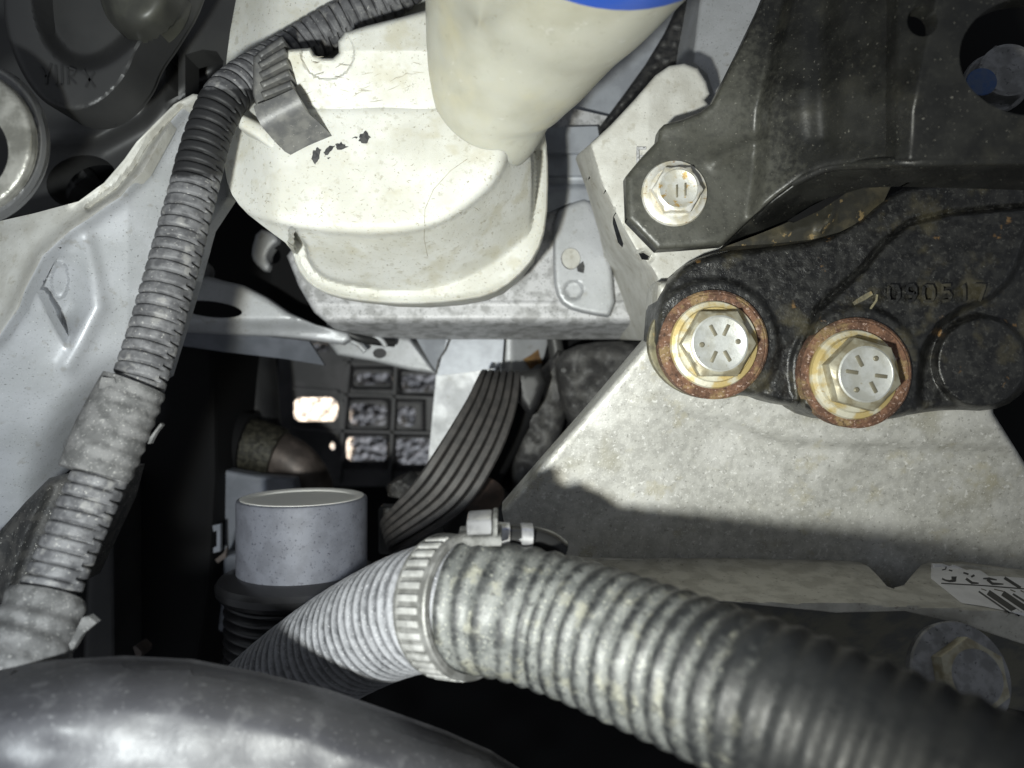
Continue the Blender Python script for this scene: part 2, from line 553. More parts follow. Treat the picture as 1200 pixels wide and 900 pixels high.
M['foam'] = mat('black_foam', (.022, .022, .022), (.05, .048, .045), 3, .4, .6, specks=[((.35, .34, .31), .6, .635, .04, .8)], rough=.6, bump=[(.6, .2)])
M['clip'] = mat('grey_clip_plastic', (.085, .085, .085), (.14, .138, .13), 4, .4, .6, specks=[((.36, .35, .33), .8, .64, .05, .6), ((.02, .02, .02), 2, .65, .05, .5)], rough=.45, bump=[(1, .06)])
M['cover'] = mat('scuffed_grey_cover', (.045, .045, .05), (.03, .03, .034), 16, .35, .65, layers=[((.10, .10, .105), 4, .52, .2, .5)], specks=[((.20, .20, .205), .9, .62, .06, .35)], rough=.42, rough2=.56, bump=[(1.4, .04), (7, .14)], spec=.5)
M['black'] = mat('black_plastic', (.012, .012, .013), (.02, .02, .02), 20, rough=.5)
M['void'] = mat('matt_black_and_void', (.004, .004, .0045), rough=.8, spec=.2)  # matt black parts; also paints the darkness of voids and gaps
M['lampgrey'] = mat('dark_grey_plastic', (.030, .030, .030), (.040, .040, .039), 30, rough=.45, bump=[(4, .05)])
M['lampdark'] = mat('darker_grey_plastic', (.020, .020, .020), rough=.4)
M['capgrey'] = mat('grey_green_cap_plastic', (.06, .06, .048), (.035, .035, .03), 12, .4, .6, rough=.45)
M['ring'] = mat('galvanised_ring', (.40, .39, .35), (.20, .195, .17), 7, .40, .62, rough=.32, rough2=.45, metal=.5, bump=[(6, .5)])
M['ringdark'] = mat('ring_rim_steel', (.17, .17, .17), rough=.4, metal=.4)
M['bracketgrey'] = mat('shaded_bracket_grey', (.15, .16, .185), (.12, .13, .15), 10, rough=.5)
M['idler'] = mat('blue_grey_plated_steel', (.14, .147, .175), (.11, .115, .137), 6, .4, .62, specks=[((.03, .03, .045), .8, .615, .04, .8), ((.05, .05, .065), 2.0, .64, .05, .6)], rough=.6, metal=.1, bump=[(1, .05)])
M['idler_end_lit'] = mat('idler_recess_lit', (.55, .54, .50), (.46, .45, .41), 8, .4, .6, rough=.5, metal=.2)  # paler than the drum: light on the end face put into the colour
M['idler_rim_lit'] = mat('idler_rim_lit', (.85, .84, .80), rough=.5, metal=.0)  # near-white so the rim looks lit, brightness painted in
M['pulley'] = mat('black_pulley', (.022, .022, .024), rough=.28, spec=.6)
M['belt'] = mat('ribbed_belt_rubber', (.050, .046, .044), (.035, .033, .032), 3, .4, .6, acol=(.014, .013, .013), a_rng=(.55, 1.0), specks=[((.16, .14, .12), 1, .66, .05, .5)], rough=.6, bump=[(.7, .05)])  # attribute darkens the grooves, their shade put into the rubber colour
M['tray'] = mat('undertray_plastic', (.075, .073, .078), (.05, .05, .053), 20, .4, .6, rough=.5, bump=[(3, .1)])
M['pipe'] = mat('bare_pipe_steel', (.11, .09, .08), (.055, .045, .04), 9, .4, .6, rough=.5, metal=.4)
M['braid'] = mat('olive_braid', (.018, .017, .012), (.05, .047, .034), 2.2, .42, .6, rough=.5, metal=.3, bump=[(1.6, .5)])
M['grime'] = mat('black_sealant', (.014, .014, .015), (.035, .034, .033), 2, .4, .6, rough=.5, bump=[(1.2, .3)])
M['engine'] = mat('greasy_engine_casting', (.035, .034, .034), (.075, .073, .07), 5, .42, .65, specks=[((.16, .16, .16), .9, .63, .05, .6)], rough=.55, bump=[(1.3, .3)])
M['label'] = mat('white_label_paper', (.72, .71, .70), (.64, .63, .62), 6, rough=.5)
M['ink'] = mat('black_ink', (.012, .012, .012), rough=.5)
M['rustpaint'] = mat('rust_stain', (.22, .13, .05), (.13, .07, .03), 3, rough=.8)
M['plugtop'] = mat('brown_worn_plug', (.075, .05, .04), (.05, .035, .03), 4, rough=.5)
M['bluepaint'] = mat('blue_paint_mark', (.03, .08, .22), (.06, .10, .2), 2, rough=.5)
M['gravel'] = mat('gravel_stone', (.46, .43, .41), (.26, .25, .245), 6, .4, .6, rough=.85, bump=[(2, .3)])
M['soil'] = mat('gravel_bed', (.20, .18, .16), (.12, .11, .10), 6, .4, .6, rough=.9, bump=[(4, 1.0)])

# ------------------------------------------------------------------ ground under the car
gv = [(-3, -3, 0), (3, -3, 0), (3, 3, 0), (-3, 3, 0)]
g = link('ground', gv, [(0, 1, 2, 3)], M['soil'], kind='structure')
# loose stones where the undertray openings look down
V, Fc = [], []
ico = bmesh.new(); bmesh.ops.create_icosphere(ico, subdivisions=2, radius=1)
iv = np.array([tuple(v.co) for v in ico.verts]); ico.verts.index_update()
ifc = [[v.index for v in f.verts] for f in ico.faces]; ico.free()
for k in range(2600):
    x = rng.uniform(-.22, -.05); y = rng.uniform(-.085, .045)
    r = rng.uniform(.0022, .0048)
    s = 1 + .5 * (rng.rand(3) - .5)
    q = iv * s * (1 + .22 * np.sin(iv[:, [1, 2, 0]] * 3.1 + rng.rand(3) * 6))
    a = rng.rand() * 6.3
    R = np.array([[math.cos(a), -math.sin(a), 0], [math.sin(a), math.cos(a), 0], [0, 0, 1]])
    b = len(V)
    V += (q * r @ R.T + np.array([x, y, r * .5 + rng.rand() * .003])).tolist()
    Fc += [[i + b for i in f] for f in ifc]
link('gravel', V, Fc, M['gravel'], label='loose grey and tan gravel on the ground under the car', cat='gravel', kind='stuff', sharp=60)


# ------------------------------------------------------------------ undertray with its openings, far below
TRAY = 424.0
tray = thing('undertray', 'black plastic undertray grille with rounded openings far below', 'undertray', W(450, 500, TRAY + 4))
holes = [rrect(342, 466, 396, 494, 9), rrect(417, 437, 460, 451, 6), rrect(470, 439, 513, 459, 5), rrect(408, 473, 453, 499, 8), rrect(465, 476, 487, 500, 7),
         rrect(404, 512, 453, 541, 8), rrect(463, 514, 507, 545, 8), ell(389, 523, 4, 5, 12), rrect(361, 403, 386, 412, 4)]
pockets = [rrect(412, 430, 462, 456, 3), rrect(468, 433, 516, 464, 3), rrect(403, 466, 457, 505, 3), rrect(461, 468, 498, 506, 3), rrect(399, 508, 456, 549, 3), rrect(459, 509, 512, 552, 3)]


def dtray(x, y, s):
    d = TRAY + 0 * x
    for p in pockets:
        d = d + 5 * sm(-1, 3, sd(x, y, p))
    return d


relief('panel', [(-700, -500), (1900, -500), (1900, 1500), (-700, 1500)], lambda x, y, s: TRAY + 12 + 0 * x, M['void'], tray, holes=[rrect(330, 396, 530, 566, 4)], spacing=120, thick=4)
relief('grille', [(326, 390), (536, 392), (534, 570), (326, 570)], dtray, M['tray'], tray, holes=holes, spacing=3.2, thick=4)
for a, b, w in (((411, 404), (396, 566), 3.5), ((465, 408), (456, 566), 3.5), ((512, 420), (510, 560), 3), ((398, 462), (520, 467), 3), ((396, 505), (520, 508), 3), ((340, 502), (396, 507), 3), ((400, 424), (520, 431), 3), ((340, 455), (396, 459), 3)):
    p = np.array([a, b], float); t = (p[1] - p[0]) / np.linalg.norm(p[1] - p[0]); n = np.array([-t[1], t[0]]) * w / 2
    relief('rib', [p[0] + n, p[1] + n, p[1] - n, p[0] - n], lambda x, y, s: TRAY - 6 + 0 * x, M['tray'], tray, spacing=30, thick=8)

# ------------------------------------------------------------------ dark neighbours deep in the bay
relief('air_duct', [(105, 392), (256, 396), (258, 560), (250, 690), (232, 800), (100, 800), (20, 700), (20, 480)], lambda x, y, s: 292 - .06 * (x - 140) + rnd(s, 14, 8), M['void'], None, spacing=8, thick=60,
       label='matt black plastic duct box beside the blue-grey idler pulley', cat='duct')
relief('support_strip', [(108, 560), (136, 556), (138, 800), (96, 800)], lambda x, y, s: 270 + rnd(s, 8, 4), M['black'], None, spacing=5, thick=25,
       label='narrow dark plastic strip along the black duct box', cat='strip')
eng = thing('engine_block', 'greasy dark engine casting in the depth behind the belt', 'engine', W(800, 650, 420))
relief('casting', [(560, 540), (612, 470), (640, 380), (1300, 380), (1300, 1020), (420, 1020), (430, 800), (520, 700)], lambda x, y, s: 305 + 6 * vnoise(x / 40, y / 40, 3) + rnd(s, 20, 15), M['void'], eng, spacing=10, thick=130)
relief('boss', [(655, 402), (775, 398), (765, 440), (700, 520), (668, 500), (650, 450)], lambda x, y, s: 272 + 5 * vnoise(x / 14, y / 14, 5) + rnd(s, 14, 8), M['engine'], eng, spacing=4, thick=34, smooth=2)
relief('hose_stub', [(606, 440), (640, 432), (658, 395), (668, 470), (655, 520), (640, 560), (604, 590), (596, 560), (612, 500)], lambda x, y, s: 284 + 3 * vnoise(x / 9, y / 9, 8) + rnd(s, 12, 8), M['engine'], eng, spacing=4, thick=25, smooth=2)
tube('dipstick_tube', [(648, 388, 290, 3), (653, 420, 292, 3), (651, 455, 294, 3), (640, 490, 296, 3)], M['lampgrey'], eng, step=2, segs=16)

# small dark fitting beside the hose clamp
fit = thing('hex_plug', 'dark plug with a brown worn top behind the hose clamp', 'plug', W(563, 600, 300))
lathe('body', [(14, -12), (14, -4), (10.5, 0), (9.5, 5), (9, 6)], W(563, 594, 262), (0, .75, .65), M['lampdark'], fit, segs=36)
lathe('top', [(8.6, 5.6), (8.6, 6.6), (8, 7.0)], W(563, 594, 262), (0, .75, .65), M['plugtop'], fit, segs=36)
frame_box('shelf', np.array(W(560, 625, 285)) * 1000, (38, -2, 0), (0, 9, 0), (0, 0, 5), M['lampgrey'], fit, 1)

# coolant pipe with its spring clip
cp = thing('coolant_pipe', 'rubber hose and bare steel elbow pipe behind the idler pulley', 'pipe', W(310, 530, 345))
tube('rubber_hose', [(215, 512, 318, 15), (245, 516, 318, 15), (292, 524, 318, 15)], M['void'], cp, step=2, segs=32)
tube('braided_clip', [(285, 523, 318, 12.5), (305, 527, 318, 12.5), (326, 534, 318, 12)], M['braid'], cp, step=1, segs=32, rfun=lambda t, h: .5 * np.sin(h * 14 + t * 1.2))
tube('elbow', [(318, 530, 320, 10.5), (345, 545, 320, 10.5), (362, 572, 322, 10.5), (364, 610, 326, 10.5)], M['pipe'], cp, step=1.5, segs=32)

tube('radiator_hose', [(288, 392, 350, 12), (294, 440, 345, 12), (298, 500, 340, 12)], M['black'], None, step=3, segs=24,
     label='dark hose standing upright behind the coolant elbow', cat='hose')

# pale bracket behind the idler
rb = thing('idler_bracket', 'pale grey forked bracket standing behind the idler pulley', 'bracket', W(280, 620, 320))
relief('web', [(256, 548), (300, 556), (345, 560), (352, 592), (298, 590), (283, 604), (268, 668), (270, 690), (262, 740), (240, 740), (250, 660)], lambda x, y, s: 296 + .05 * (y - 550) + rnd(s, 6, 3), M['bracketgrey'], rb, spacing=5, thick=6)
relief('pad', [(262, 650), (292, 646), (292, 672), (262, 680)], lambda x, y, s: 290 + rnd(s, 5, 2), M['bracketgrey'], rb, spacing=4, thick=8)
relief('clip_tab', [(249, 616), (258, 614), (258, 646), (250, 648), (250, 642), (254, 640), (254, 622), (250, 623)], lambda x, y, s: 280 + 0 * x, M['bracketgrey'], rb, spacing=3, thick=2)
relief('tab_tip', [(262, 648), (266, 640), (264, 654), (255, 660), (252, 656)], lambda x, y, s: 280 + 0 * x, M['pipe'], rb, spacing=3, thick=2)
relief('wire_end', [(156, 758), (159, 757), (166, 764), (165, 770), (160, 772)], lambda x, y, s: 265 + 0 * x, M['pipe'], None, spacing=3, thick=8,
       label='small tan wire tip poking up behind the grey plastic cover', cat='wire tip')

# ------------------------------------------------------------------ idler pulley and ribbed pulley
idl = thing('idler_pulley', 'smooth blue-grey metal idler pulley with a hollow end', 'pulley', W(355, 640, 262))
IC = np.array(W(355, 582, 235)); ax = (0, 1, 0)
ID = lambda y: (IC[0], IC[1] + y / 1000, IC[2])
lathe('drum', [(19.5, -26), (20.3, -25), (20.35, -1.2), (20.1, -.4), (19.4, 0), (18.9, -.1), (18.7, -.6)], ID(0), ax, M['idler'], idl, segs=96)
lathe('rim', [(19.2, -.5), (19.2, .10), (18.0, .25), (15.9, -.2), (15.6, -1.2)], ID(0), ax, M['idler_rim_lit'], idl, segs=96)
lathe('recess', [(15.7, -1.6), (15.7, -.9), (9, -1.1), (6, -1.1)], ID(0), ax, M['idler_end_lit'], idl, segs=64)
rp = thing('ribbed_pulley', 'black grooved pulley with a wide flange below the idler', 'pulley', W(355, 720, 270))
lathe('flange', [(21, -36), (25, -35.2), (26.3, -33.6), (26.5, -31.5), (25.5, -30), (22, -28.6), (20, -28)], ID(5), ax, M['pulley'], rp, segs=96)
prof = []
for k in range(7):
    y = -56 + k * 3.0
    prof += [(22.2, y), (23.8, y + 1.0), (24.0, y + 1.5), (23.8, y + 2.0)]
lathe('grooves', prof + [(22, -35)], ID(5), ax, M['pulley'], rp, segs=96, sharp=60)
lathe('hub', [(16, -80), (16, -55)], ID(0), ax, M['void'], rp, segs=48)

# ------------------------------------------------------------------ ribbed belt
A = np.array([(568, 452, 300), (563, 438, 266), (546, 470, 252), (518, 516, 245), (487, 562, 243), (456, 598, 250), (449, 612, 270), (452, 620, 300)], float)
B = np.array([(607, 455, 300), (610, 440, 266), (604, 484, 252), (582, 541, 245), (543, 598, 243), (474, 642, 250), (462, 648, 270), (462, 650, 300)], float)
A, B = catmull(A, 14), catmull(B, 14)
wa, wb = Wa(*A.T) * 1000, Wa(*B.T) * 1000
ncr = 6 * 14 + 1
u = np.linspace(0, 1, ncr)
ph = (u * 6) % 1.0
prof = np.where(np.abs(ph - .5) < .33, 1.0, np.clip((.5 - np.abs(ph - .5)) / .17, 0, 1))
prof[0] = prof[-1] = .2
T = np.gradient((wa + wb) / 2, axis=0)
Wd = wb - wa
Nn = np.cross(T, Wd); Nn /= np.linalg.norm(Nn, axis=1)[:, None]
Nn *= np.sign(Nn[len(Nn) // 2, 2])
up = wa[:, None] + Wd[:, None] * u[None, :, None] + Nn[:, None] * (prof * 1.5)[None, :, None]
lo_ = wa[:, None] + Wd[:, None] * u[None, :, None] - Nn[:, None] * 2.2
n, m = len(wa), ncr
V = np.vstack([up.reshape(-1, 3), lo_.reshape(-1, 3)]) / 1000
Fc = []
for i in range(n - 1):
    for j in range(m - 1):
        a = i * m + j
        Fc.append((a, a + 1, a + m + 1, a + m))
        Fc.append((n * m + a, n * m + a + m, n * m + a + m + 1, n * m + a + 1))
    for j in (0, m - 1):
        a = i * m + j
        q = (a, a + m, n * m + a + m, n * m + a)
        Fc.append(q if j == 0 else q[::-1])
link('drive_belt', V, Fc, M['belt'], None, sharp=60, attr=np.r_[np.tile(1 - prof, n), np.tile(prof * 0 + 1, n)],
     label='worn ribbed rubber drive belt curving behind the engine', cat='belt')
bp = thing('belt_pulley', 'dark pulley that the ribbed drive belt runs around', 'pulley', W(540, 560, 330))
relief('wheel', [(596, 446), (612, 436), (640, 440), (640, 470), (612, 520), (580, 580), (520, 640), (480, 660), (470, 640), (540, 560), (580, 500)], lambda x, y, s: 282 + rnd(s, 10, 6), M['void'], bp, spacing=6, thick=40)
relief('side_plate', [(600, 436), (634, 432), (640, 448), (632, 474), (622, 490), (606, 470)], lambda x, y, s: 262 + rnd(s, 8, 5), M['black'], bp, spacing=4, thick=40)
relief('bracket_end', [(452, 570), (470, 562), (484, 572), (470, 584), (455, 582)], lambda x, y, s: 290 + 3 * vnoise(x / 5, y / 5, 4), M['engine'], bp, spacing=3, thick=30)

# ------------------------------------------------------------------ silver sheet pieces behind the belt
sp = thing('radiator_support', 'pale silver sheet-metal support with a brown rust patch behind belt', 'body panel', W(570, 470, 360))
relief('lower_sheet', [(500, 560), (512, 430), (600, 392), (620, 430), (600, 470), (580, 560)], lambda x, y, s: 318 + .02 * (y - 430) + 0 * x, M['silver'], sp, spacing=8, thick=3)
relief('upper_sheet', [(586, 380), (650, 380), (647, 420), (638, 440), (624, 452), (600, 452), (586, 440)], lambda x, y, s: 300 + .25 * np.abs(x - 600) * (x > 600) + rnd(s, 8, 5), M['silver'], sp, spacing=4, thick=4)
relief('rust_patch', [(613, 421), (622, 416), (631, 409), (633, 419), (637, 425), (628, 428), (622, 433)], lambda x, y, s: 299.6 + .25 * np.abs(x - 600), M['rustpaint'], sp, spacing=3, thick=.4)
bl = thing('support_gusset', 'blue-grey folded gusset plate under the long silver rail', 'body panel', W(540, 415, 330))
relief('right_leaf', [(528, 380), (592, 380), (588, 430), (550, 436), (512, 440)], lambda x, y, s: 292 + .12 * (590 - x) * 0 + 0 * x, M['silver_blue'], bl, spacing=6, thick=3)
relief('left_leaf', [(478, 380), (528, 380), (524, 402), (510, 437), (504, 425)], lambda x, y, s: 295 + .1 * (525 - x), M['silver_blue'], bl, spacing=5, thick=3)
strokes('crack', [([(528, 395), (522, 410), (514, 422), (511, 438)], [3, 3, 2, 3])], lambda x, y: 291.8 + 0 * x, M['grime'], bl, .3, .6)
relief('fold', [(385, 402), (420, 396), (470, 394), (480, 396), (512, 438), (480, 434), (440, 424), (395, 416)], lambda x, y, s: 296 - .03 * (x - 385) + rnd(s, 4, 2), M['silver'], bl, holes=[ell(445, 414, 8, 6, 16)], spacing=3.5, thick=3)
for q in ([(385, 379), (396, 390), (404, 398)], [(408, 398), (420, 404), (428, 412)], [(430, 393), (446, 398), (452, 406)]):
    tube('wire_clip', [(a, b, 282, 1.0) for a, b in q], M['silver'], bl, step=1, segs=10)
tube('harness_wire', [(392, 384, 276, 1.6), (420, 396, 278, 1.6), (440, 400, 282, 1.6), (462, 402, 286, 1.6)], M['black'], bl, step=1, segs=10)

# small silver bracket with the oval hole (left)
lb = thing('slotted_bracket', 'small silver bracket with an oval hole beside the corrugated conduit', 'bracket', W(300, 370, 300))


def dlb(x, y, s):
    return 262 + .03 * (x - 230) + rnd(s, 5, 2.5) + 6 * sm(372, 392, y)


relief('plate', [(222, 326), (234, 321), (262, 329), (284, 334), (312, 348), (338, 366), (370, 380), (408, 390), (412, 398), (402, 404), (360, 398), (320, 394), (285, 393), (250, 391), (205, 388), (205, 350)], dlb, M['silver'], lb, holes=[ell(246, 362, 38, 9.5, 28, .12)], spacing=3, thick=3)
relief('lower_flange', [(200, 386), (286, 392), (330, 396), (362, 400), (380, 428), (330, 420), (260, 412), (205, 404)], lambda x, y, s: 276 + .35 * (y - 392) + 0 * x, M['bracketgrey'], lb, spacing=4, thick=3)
lathe('stud', [(4.6, -3), (4.6, 5), (4.2, 5.6)], W(233, 318, 266), (0, .2, 1), M['bolt_grey'], lb, segs=20)

# inner wall behind the tank, with the round hole
iw = thing('inner_wall', 'dark inner body wall with a round hole behind the white tank', 'body panel', W(300, 300, 330))
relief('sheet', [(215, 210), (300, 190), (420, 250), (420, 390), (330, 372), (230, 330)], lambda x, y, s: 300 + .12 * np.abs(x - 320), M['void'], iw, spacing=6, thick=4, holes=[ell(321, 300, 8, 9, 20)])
relief('bare_patch', [(302, 268), (320, 272), (328, 282), (318, 290), (312, 302), (318, 312), (312, 320), (298, 308), (294, 296)], lambda x, y, s: 296 + rnd(s, 6, 2), M['silver'], iw, spacing=3, thick=6, smooth=1)

# ------------------------------------------------------------------ long silver rail behind the tank
rail = thing('body_rail', 'long silver body rail running under the white tank', 'body rail', W(560, 380, 262))


def drail(x, y, s):
    return 255 + 26 * sm(374, 400, y) * 1.0 + .05 * np.maximum(y - 372, 0) + .8 * sm(352, 356, y) + rnd(np.minimum(s, 400), 6, 2) * (x < 430)


relief('rail_sheet', [(336, 300), (350, 335), (368, 366), (390, 384), (425, 394), (500, 397), (768, 397), (772, 150), (640, 120), (500, 200), (380, 240)], drail, M['silver_grime'], rail, spacing=4, thick=4)
pp = relief('patch_plate', [(650, 250), (668, 238), (690, 232), (700, 250), (716, 300), (722, 372), (690, 368), (662, 360), (650, 342), (648, 300)],
            lambda x, y, s: 250.5 + rnd(s, 4, 2) + 1.2 * sm(9, 12, 21 - np.hypot(x - 672, y - 340)) - 1.0 * sm(0, 2.5, 14 - np.abs(np.hypot(x - 672, y - 271) - 0)) * 0, M['silver'], rail, holes=[ell(669, 303, 11.5, 13, 24)], spacing=2.6, thick=4, smooth=1)
relief('plug', list(ell(669, 303, 11, 12.5, 20)), lambda x, y, s: 252 + 0 * x, M['silver_dirty'], pp, spacing=4, thick=2)
relief('drip', [(676, 312), (683, 306), (685, 312), (684, 320), (677, 318)], lambda x, y, s: 250 + 0 * x, M['flake'], pp, spacing=3, thick=1)
relief('upper_step', [(612, 150), (700, 148), (708, 190), (700, 234), (668, 238), (640, 250), (620, 240)], lambda x, y, s: 250 + 2.5 * sm(178, 182, y) + 1.5 * sm(205, 209, y) - 1.5 * sm(216, 220, y), M['silver_blue'], rail, spacing=3, thick=4)

# upper body sheets between neck and black bracket
ub = thing('upper_body_sheet', 'shaded grey body sheet with black sealant seam beside filler neck', 'body panel', W(780, 60, 270))
relief('sheet', [(600, 240), (640, 100), (760, -60), (980, -60), (980, 120), (800, 170), (700, 240)], lambda x, y, s: 262 - .03 * (x - 700), M['silver_blue'], ub, spacing=10, thick=3)
relief('sealant_seam', [(838, -20), (826, 20), (812, 60), (806, 76), (786, 76), (764, 92), (738, 120), (704, 160), (700, 152), (730, 112), (756, 76), (778, 40), (806, -20)], lambda x, y, s: 248 + 1.5 * vnoise(x / 7, y / 7, 2) + rnd(s, 8, 3), M['grime'], ub, spacing=3, thick=8)
relief('outer_sheet', [(826, -60), (930, -60), (880, 130), (824, 140), (834, 112), (826, 88), (810, 74), (814, 40)], lambda x, y, s: 214 + .07 * (830 - x) + .1 * (60 - y) + rnd(s, 5, 3), M['silver'], ub, spacing=4, thick=26)

# ------------------------------------------------------------------ silver strut panel under the black bracket
st = thing('strut_panel', 'pale folded sheet-metal panel beneath the black stamped bracket', 'body panel', W(760, 260, 240))
fold = [(690, 172), (706, 214), (728, 258), (748, 292), (772, 318), (766, 400)]


def dst(x, y, s):
    fx = np.interp(y, [172, 214, 258, 292, 318, 400], [694, 706, 727, 746, 768, 800])
    o = fx - x
    return 191 + .02 * np.abs(x - 760) + 1.25 * np.maximum(o, 0) * sm(-4, 6, o) + 1.5 * sm(-2, 3, 9 - np.hypot((x - 756) / 1.2, y - 300)) + rnd(s, 5, 1.5)


relief('sheet', [(690, 170), (716, 146), (744, 116), (768, 88), (784, 77), (802, 74), (818, 80), (828, 96), (832, 110), (826, 117), (832, 124), (900, 130), (900, 340), (800, 400), (722, 397), (716, 330), (704, 270), (688, 215), (676, 182)], dst, M['silver_dirty'], st,
       holes=[np.array([(719, 246), (723, 252), (733, 282), (731, 292), (724, 284), (718, 262)]), np.array([(748, 296), (757, 293), (764, 297), (760, 305), (752, 304)])], spacing=2.0, thick=4)
relief('pressed_mark', [(746, 172), (757, 172), (757, 175), (749, 175), (749, 182), (757, 182), (757, 184), (749, 184), (749, 194), (746, 194)], lambda x, y, s: 190.6 + 0 * x, M['silver_grime'], st, spacing=3, thick=.6)

# ------------------------------------------------------------------ washer tank
tank = thing('washer_tank', 'aged white plastic washer fluid tank with a wide filler neck', 'tank', W(450, 250, 262))
outer = poly_pts([(292, -70), (272, 20), (264, 80), (260, 135), (262, 190), (268, 222), (284, 246), (312, 268), (342, 290), (346, 312), (362, 334), (388, 347), (430, 354), (480, 357), (530, 354), (574, 347), (604, 328), (630, 298), (641, 262), (643, 200), (640, 160), (620, 60), (640, -70)], 1)
front = poly_pts([(292, -90), (262, 20), (240, 80), (236, 160), (250, 222), (282, 250), (330, 266), (400, 276), (470, 276), (524, 262), (566, 232), (590, 205), (600, 170), (610, 60), (640, -90)], 2)


def dtank(x, y, s):
    o = np.maximum(-sd(x, y, front), 0)
    d = 179 + rnd(np.maximum(sd(x, y, front), 0), 16, 4) + .42 * np.maximum(o, 0)
    d = np.minimum(d, 212)
    d = d + 10 * sm(330, 262, x) + 18 * sm(135, 60, y) * sm(570, 490, x)
    rim = sm(338, 345, x) * sm(150, 210, y) + sm(600, 630, x) * sm(150, 200, y)
    rim = np.clip(rim, 0, 1)
    flat = sm(19, 15, s)
    d = d * (1 - rim * flat) + (212 + .0 * (350 - y) + 1.6 * rnd(s, 3, 1) - 1.2 * sm(6, 3, s)) * rim * flat
    return d + .7 * vnoise(x / 45, y / 45, 12)


relief('body', outer, dtank, M['tank'], tank, spacing=3, thick=5, sharp=50)
relief('back_shell', list(poly_pts([(300, -70), (270, 140), (285, 240), (342, 288), (362, 330), (400, 348), (480, 358), (560, 352), (600, 335), (636, 290), (640, 170), (630, -70)], 1)), lambda x, y, s: 216 + rnd(s, 12, 5), M['tank'], tank, spacing=8, thick=10)
# filler neck
npts = [(588, 182, 203, 3.0), (585, 172, 197, 7.6), (581, 154, 190.5, 12.4), (581, 126, 186, 15.9), (588, 92, 181, 18.8), (601, 54, 175, 21.4), (624, -6, 165, 24.8), (650, -66, 154, 27.8), (700, -187, 134, 32.0), (720, -236, 126, 33.0)]
nk = tube('filler_neck', npts, M['neck'], tank, step=1.5, segs=72)


def surf(o, px, py):
    """distance below the lens where the line of sight meets an object that is already built"""
    org = wloc(o)
    c0 = Vector((0, 0, H / 1000)) - org
    dr = (Vector(W(px, py, 300)) - Vector((0, 0, H / 1000))).normalized()
    ok_, p_, n_, i_ = BVHTree.FromPolygons([v.co for v in o.data.vertices], [tuple(p.vertices) for p in o.data.polygons]).ray_cast(c0, dr)
    return H - (p_ + org).z * 1000


sy_ = np.linspace(-20, 168, 24)
tube('mould_seam', [(np.interp(b, [-20, 60, 125, 168], [567, 557, 545, 537]), b, surf(nk, np.interp(b, [-20, 60, 125, 168], [567, 557, 545, 537]), b), .2) for b in sy_], M['seam'], tank, step=1.2, segs=8)
# hook plate with keyhole notch
relief('hook_plate', [(330, 74), (329, 63), (338, 58), (364, 56), (368, 64), (378, 68), (390, 68), (397, 62), (396, 48), (404, 38), (430, 30), (470, 20), (512, 8), (520, 132), (470, 138), (430, 150), (384, 166), (352, 140), (338, 104)],
       lambda x, y, s: 172 + .115 * np.maximum(y - 60, 0) + rnd(s, 6, 2.5) * sm(150, 120, y) + 1.0 * sm(2, 4, 34 - np.hypot(x - 384, y - 62)), M['tank'], tank, spacing=2.4, thick=10)
relief('support_tab', [(273, 137), (279, 130), (292, 137), (318, 150), (345, 172), (334, 184), (322, 178), (300, 162), (280, 150)], lambda x, y, s: 178 + 3 * sm(300, 340, x) + rnd(s, 6, 2), M['tank'], tank, spacing=3, thick=16)
fd = lambda x, y, s: 186.3 + 0 * x
for q in ([(366, 178), (372, 173), (377, 175), (374, 183), (369, 192), (366, 188)], [(379, 179), (386, 170), (392, 171), (389, 177), (381, 182)], [(393, 169), (400, 167), (407, 172), (401, 175), (395, 175)],
          [(422, 158), (428, 153), (434, 160), (431, 167), (424, 168), (421, 164)], [(413, 161), (418, 160), (417, 163)], [(384, 184), (386, 184), (385, 187)]):
    q = np.array(q, float); q = resample(q, 2.2); q = q + rng.uniform(-1.1, 1.1, q.shape)
    relief('black_flake', q, lambda x, y, s: dtank(x, y, s * 0 + 100) - .25, M['flake'], tank, spacing=3, thick=.4)
dt0 = lambda x, y: dtank(np.asarray(x, float), np.asarray(y, float), np.asarray(x, float) * 0 + 100)
strokes('mould_line', [([(548, 186), (528, 200), (508, 222), (498, 245), (497, 280), (501, 300)], .7)], dt0, M['scratch'], tank, .04, .2)
hp0 = lambda x, y: 172 + .115 * np.maximum(np.asarray(y, float) - 60, 0)
sc_ = []
for k in range(30):
    a_ = rng.uniform(-.6, .3); l_ = rng.uniform(4, 17); x_ = rng.uniform(352, 485); y_ = rng.uniform(66, 132)
    sc_.append(([(x_, y_), (x_ + l_ * .5 * math.cos(a_), y_ + l_ * .5 * math.sin(a_) + rng.uniform(-1, 1)), (x_ + l_ * math.cos(a_), y_ + l_ * math.sin(a_))], [.3, rng.uniform(.5, 1.0), .2]))
strokes('scratches', sc_, hp0, M['scratch'], tank, .05, .15)
sc_ = []
for k in range(45):
    a_ = rng.uniform(-.9, .9); l_ = rng.uniform(2, 8); x_ = rng.uniform(300, 560); y_ = rng.uniform(185, 262)
    sc_.append(([(x_, y_), (x_ + l_ * .5 * math.cos(a_), y_ + l_ * .5 * math.sin(a_) + rng.uniform(-1, 1)), (x_ + l_ * math.cos(a_), y_ + l_ * math.sin(a_))], [.3, rng.uniform(.5, 1.0), .2]))
strokes('scuffs', sc_, dt0, M['scratch'], tank, .07, .2)
# cap just inside the frame
tube('blue_cap', [(704, -197, 132.6, 33.6), (716, -226, 127.5, 34.2), (735, -270, 121, 34.5)], M['blue'], tank, step=1.5, segs=64)

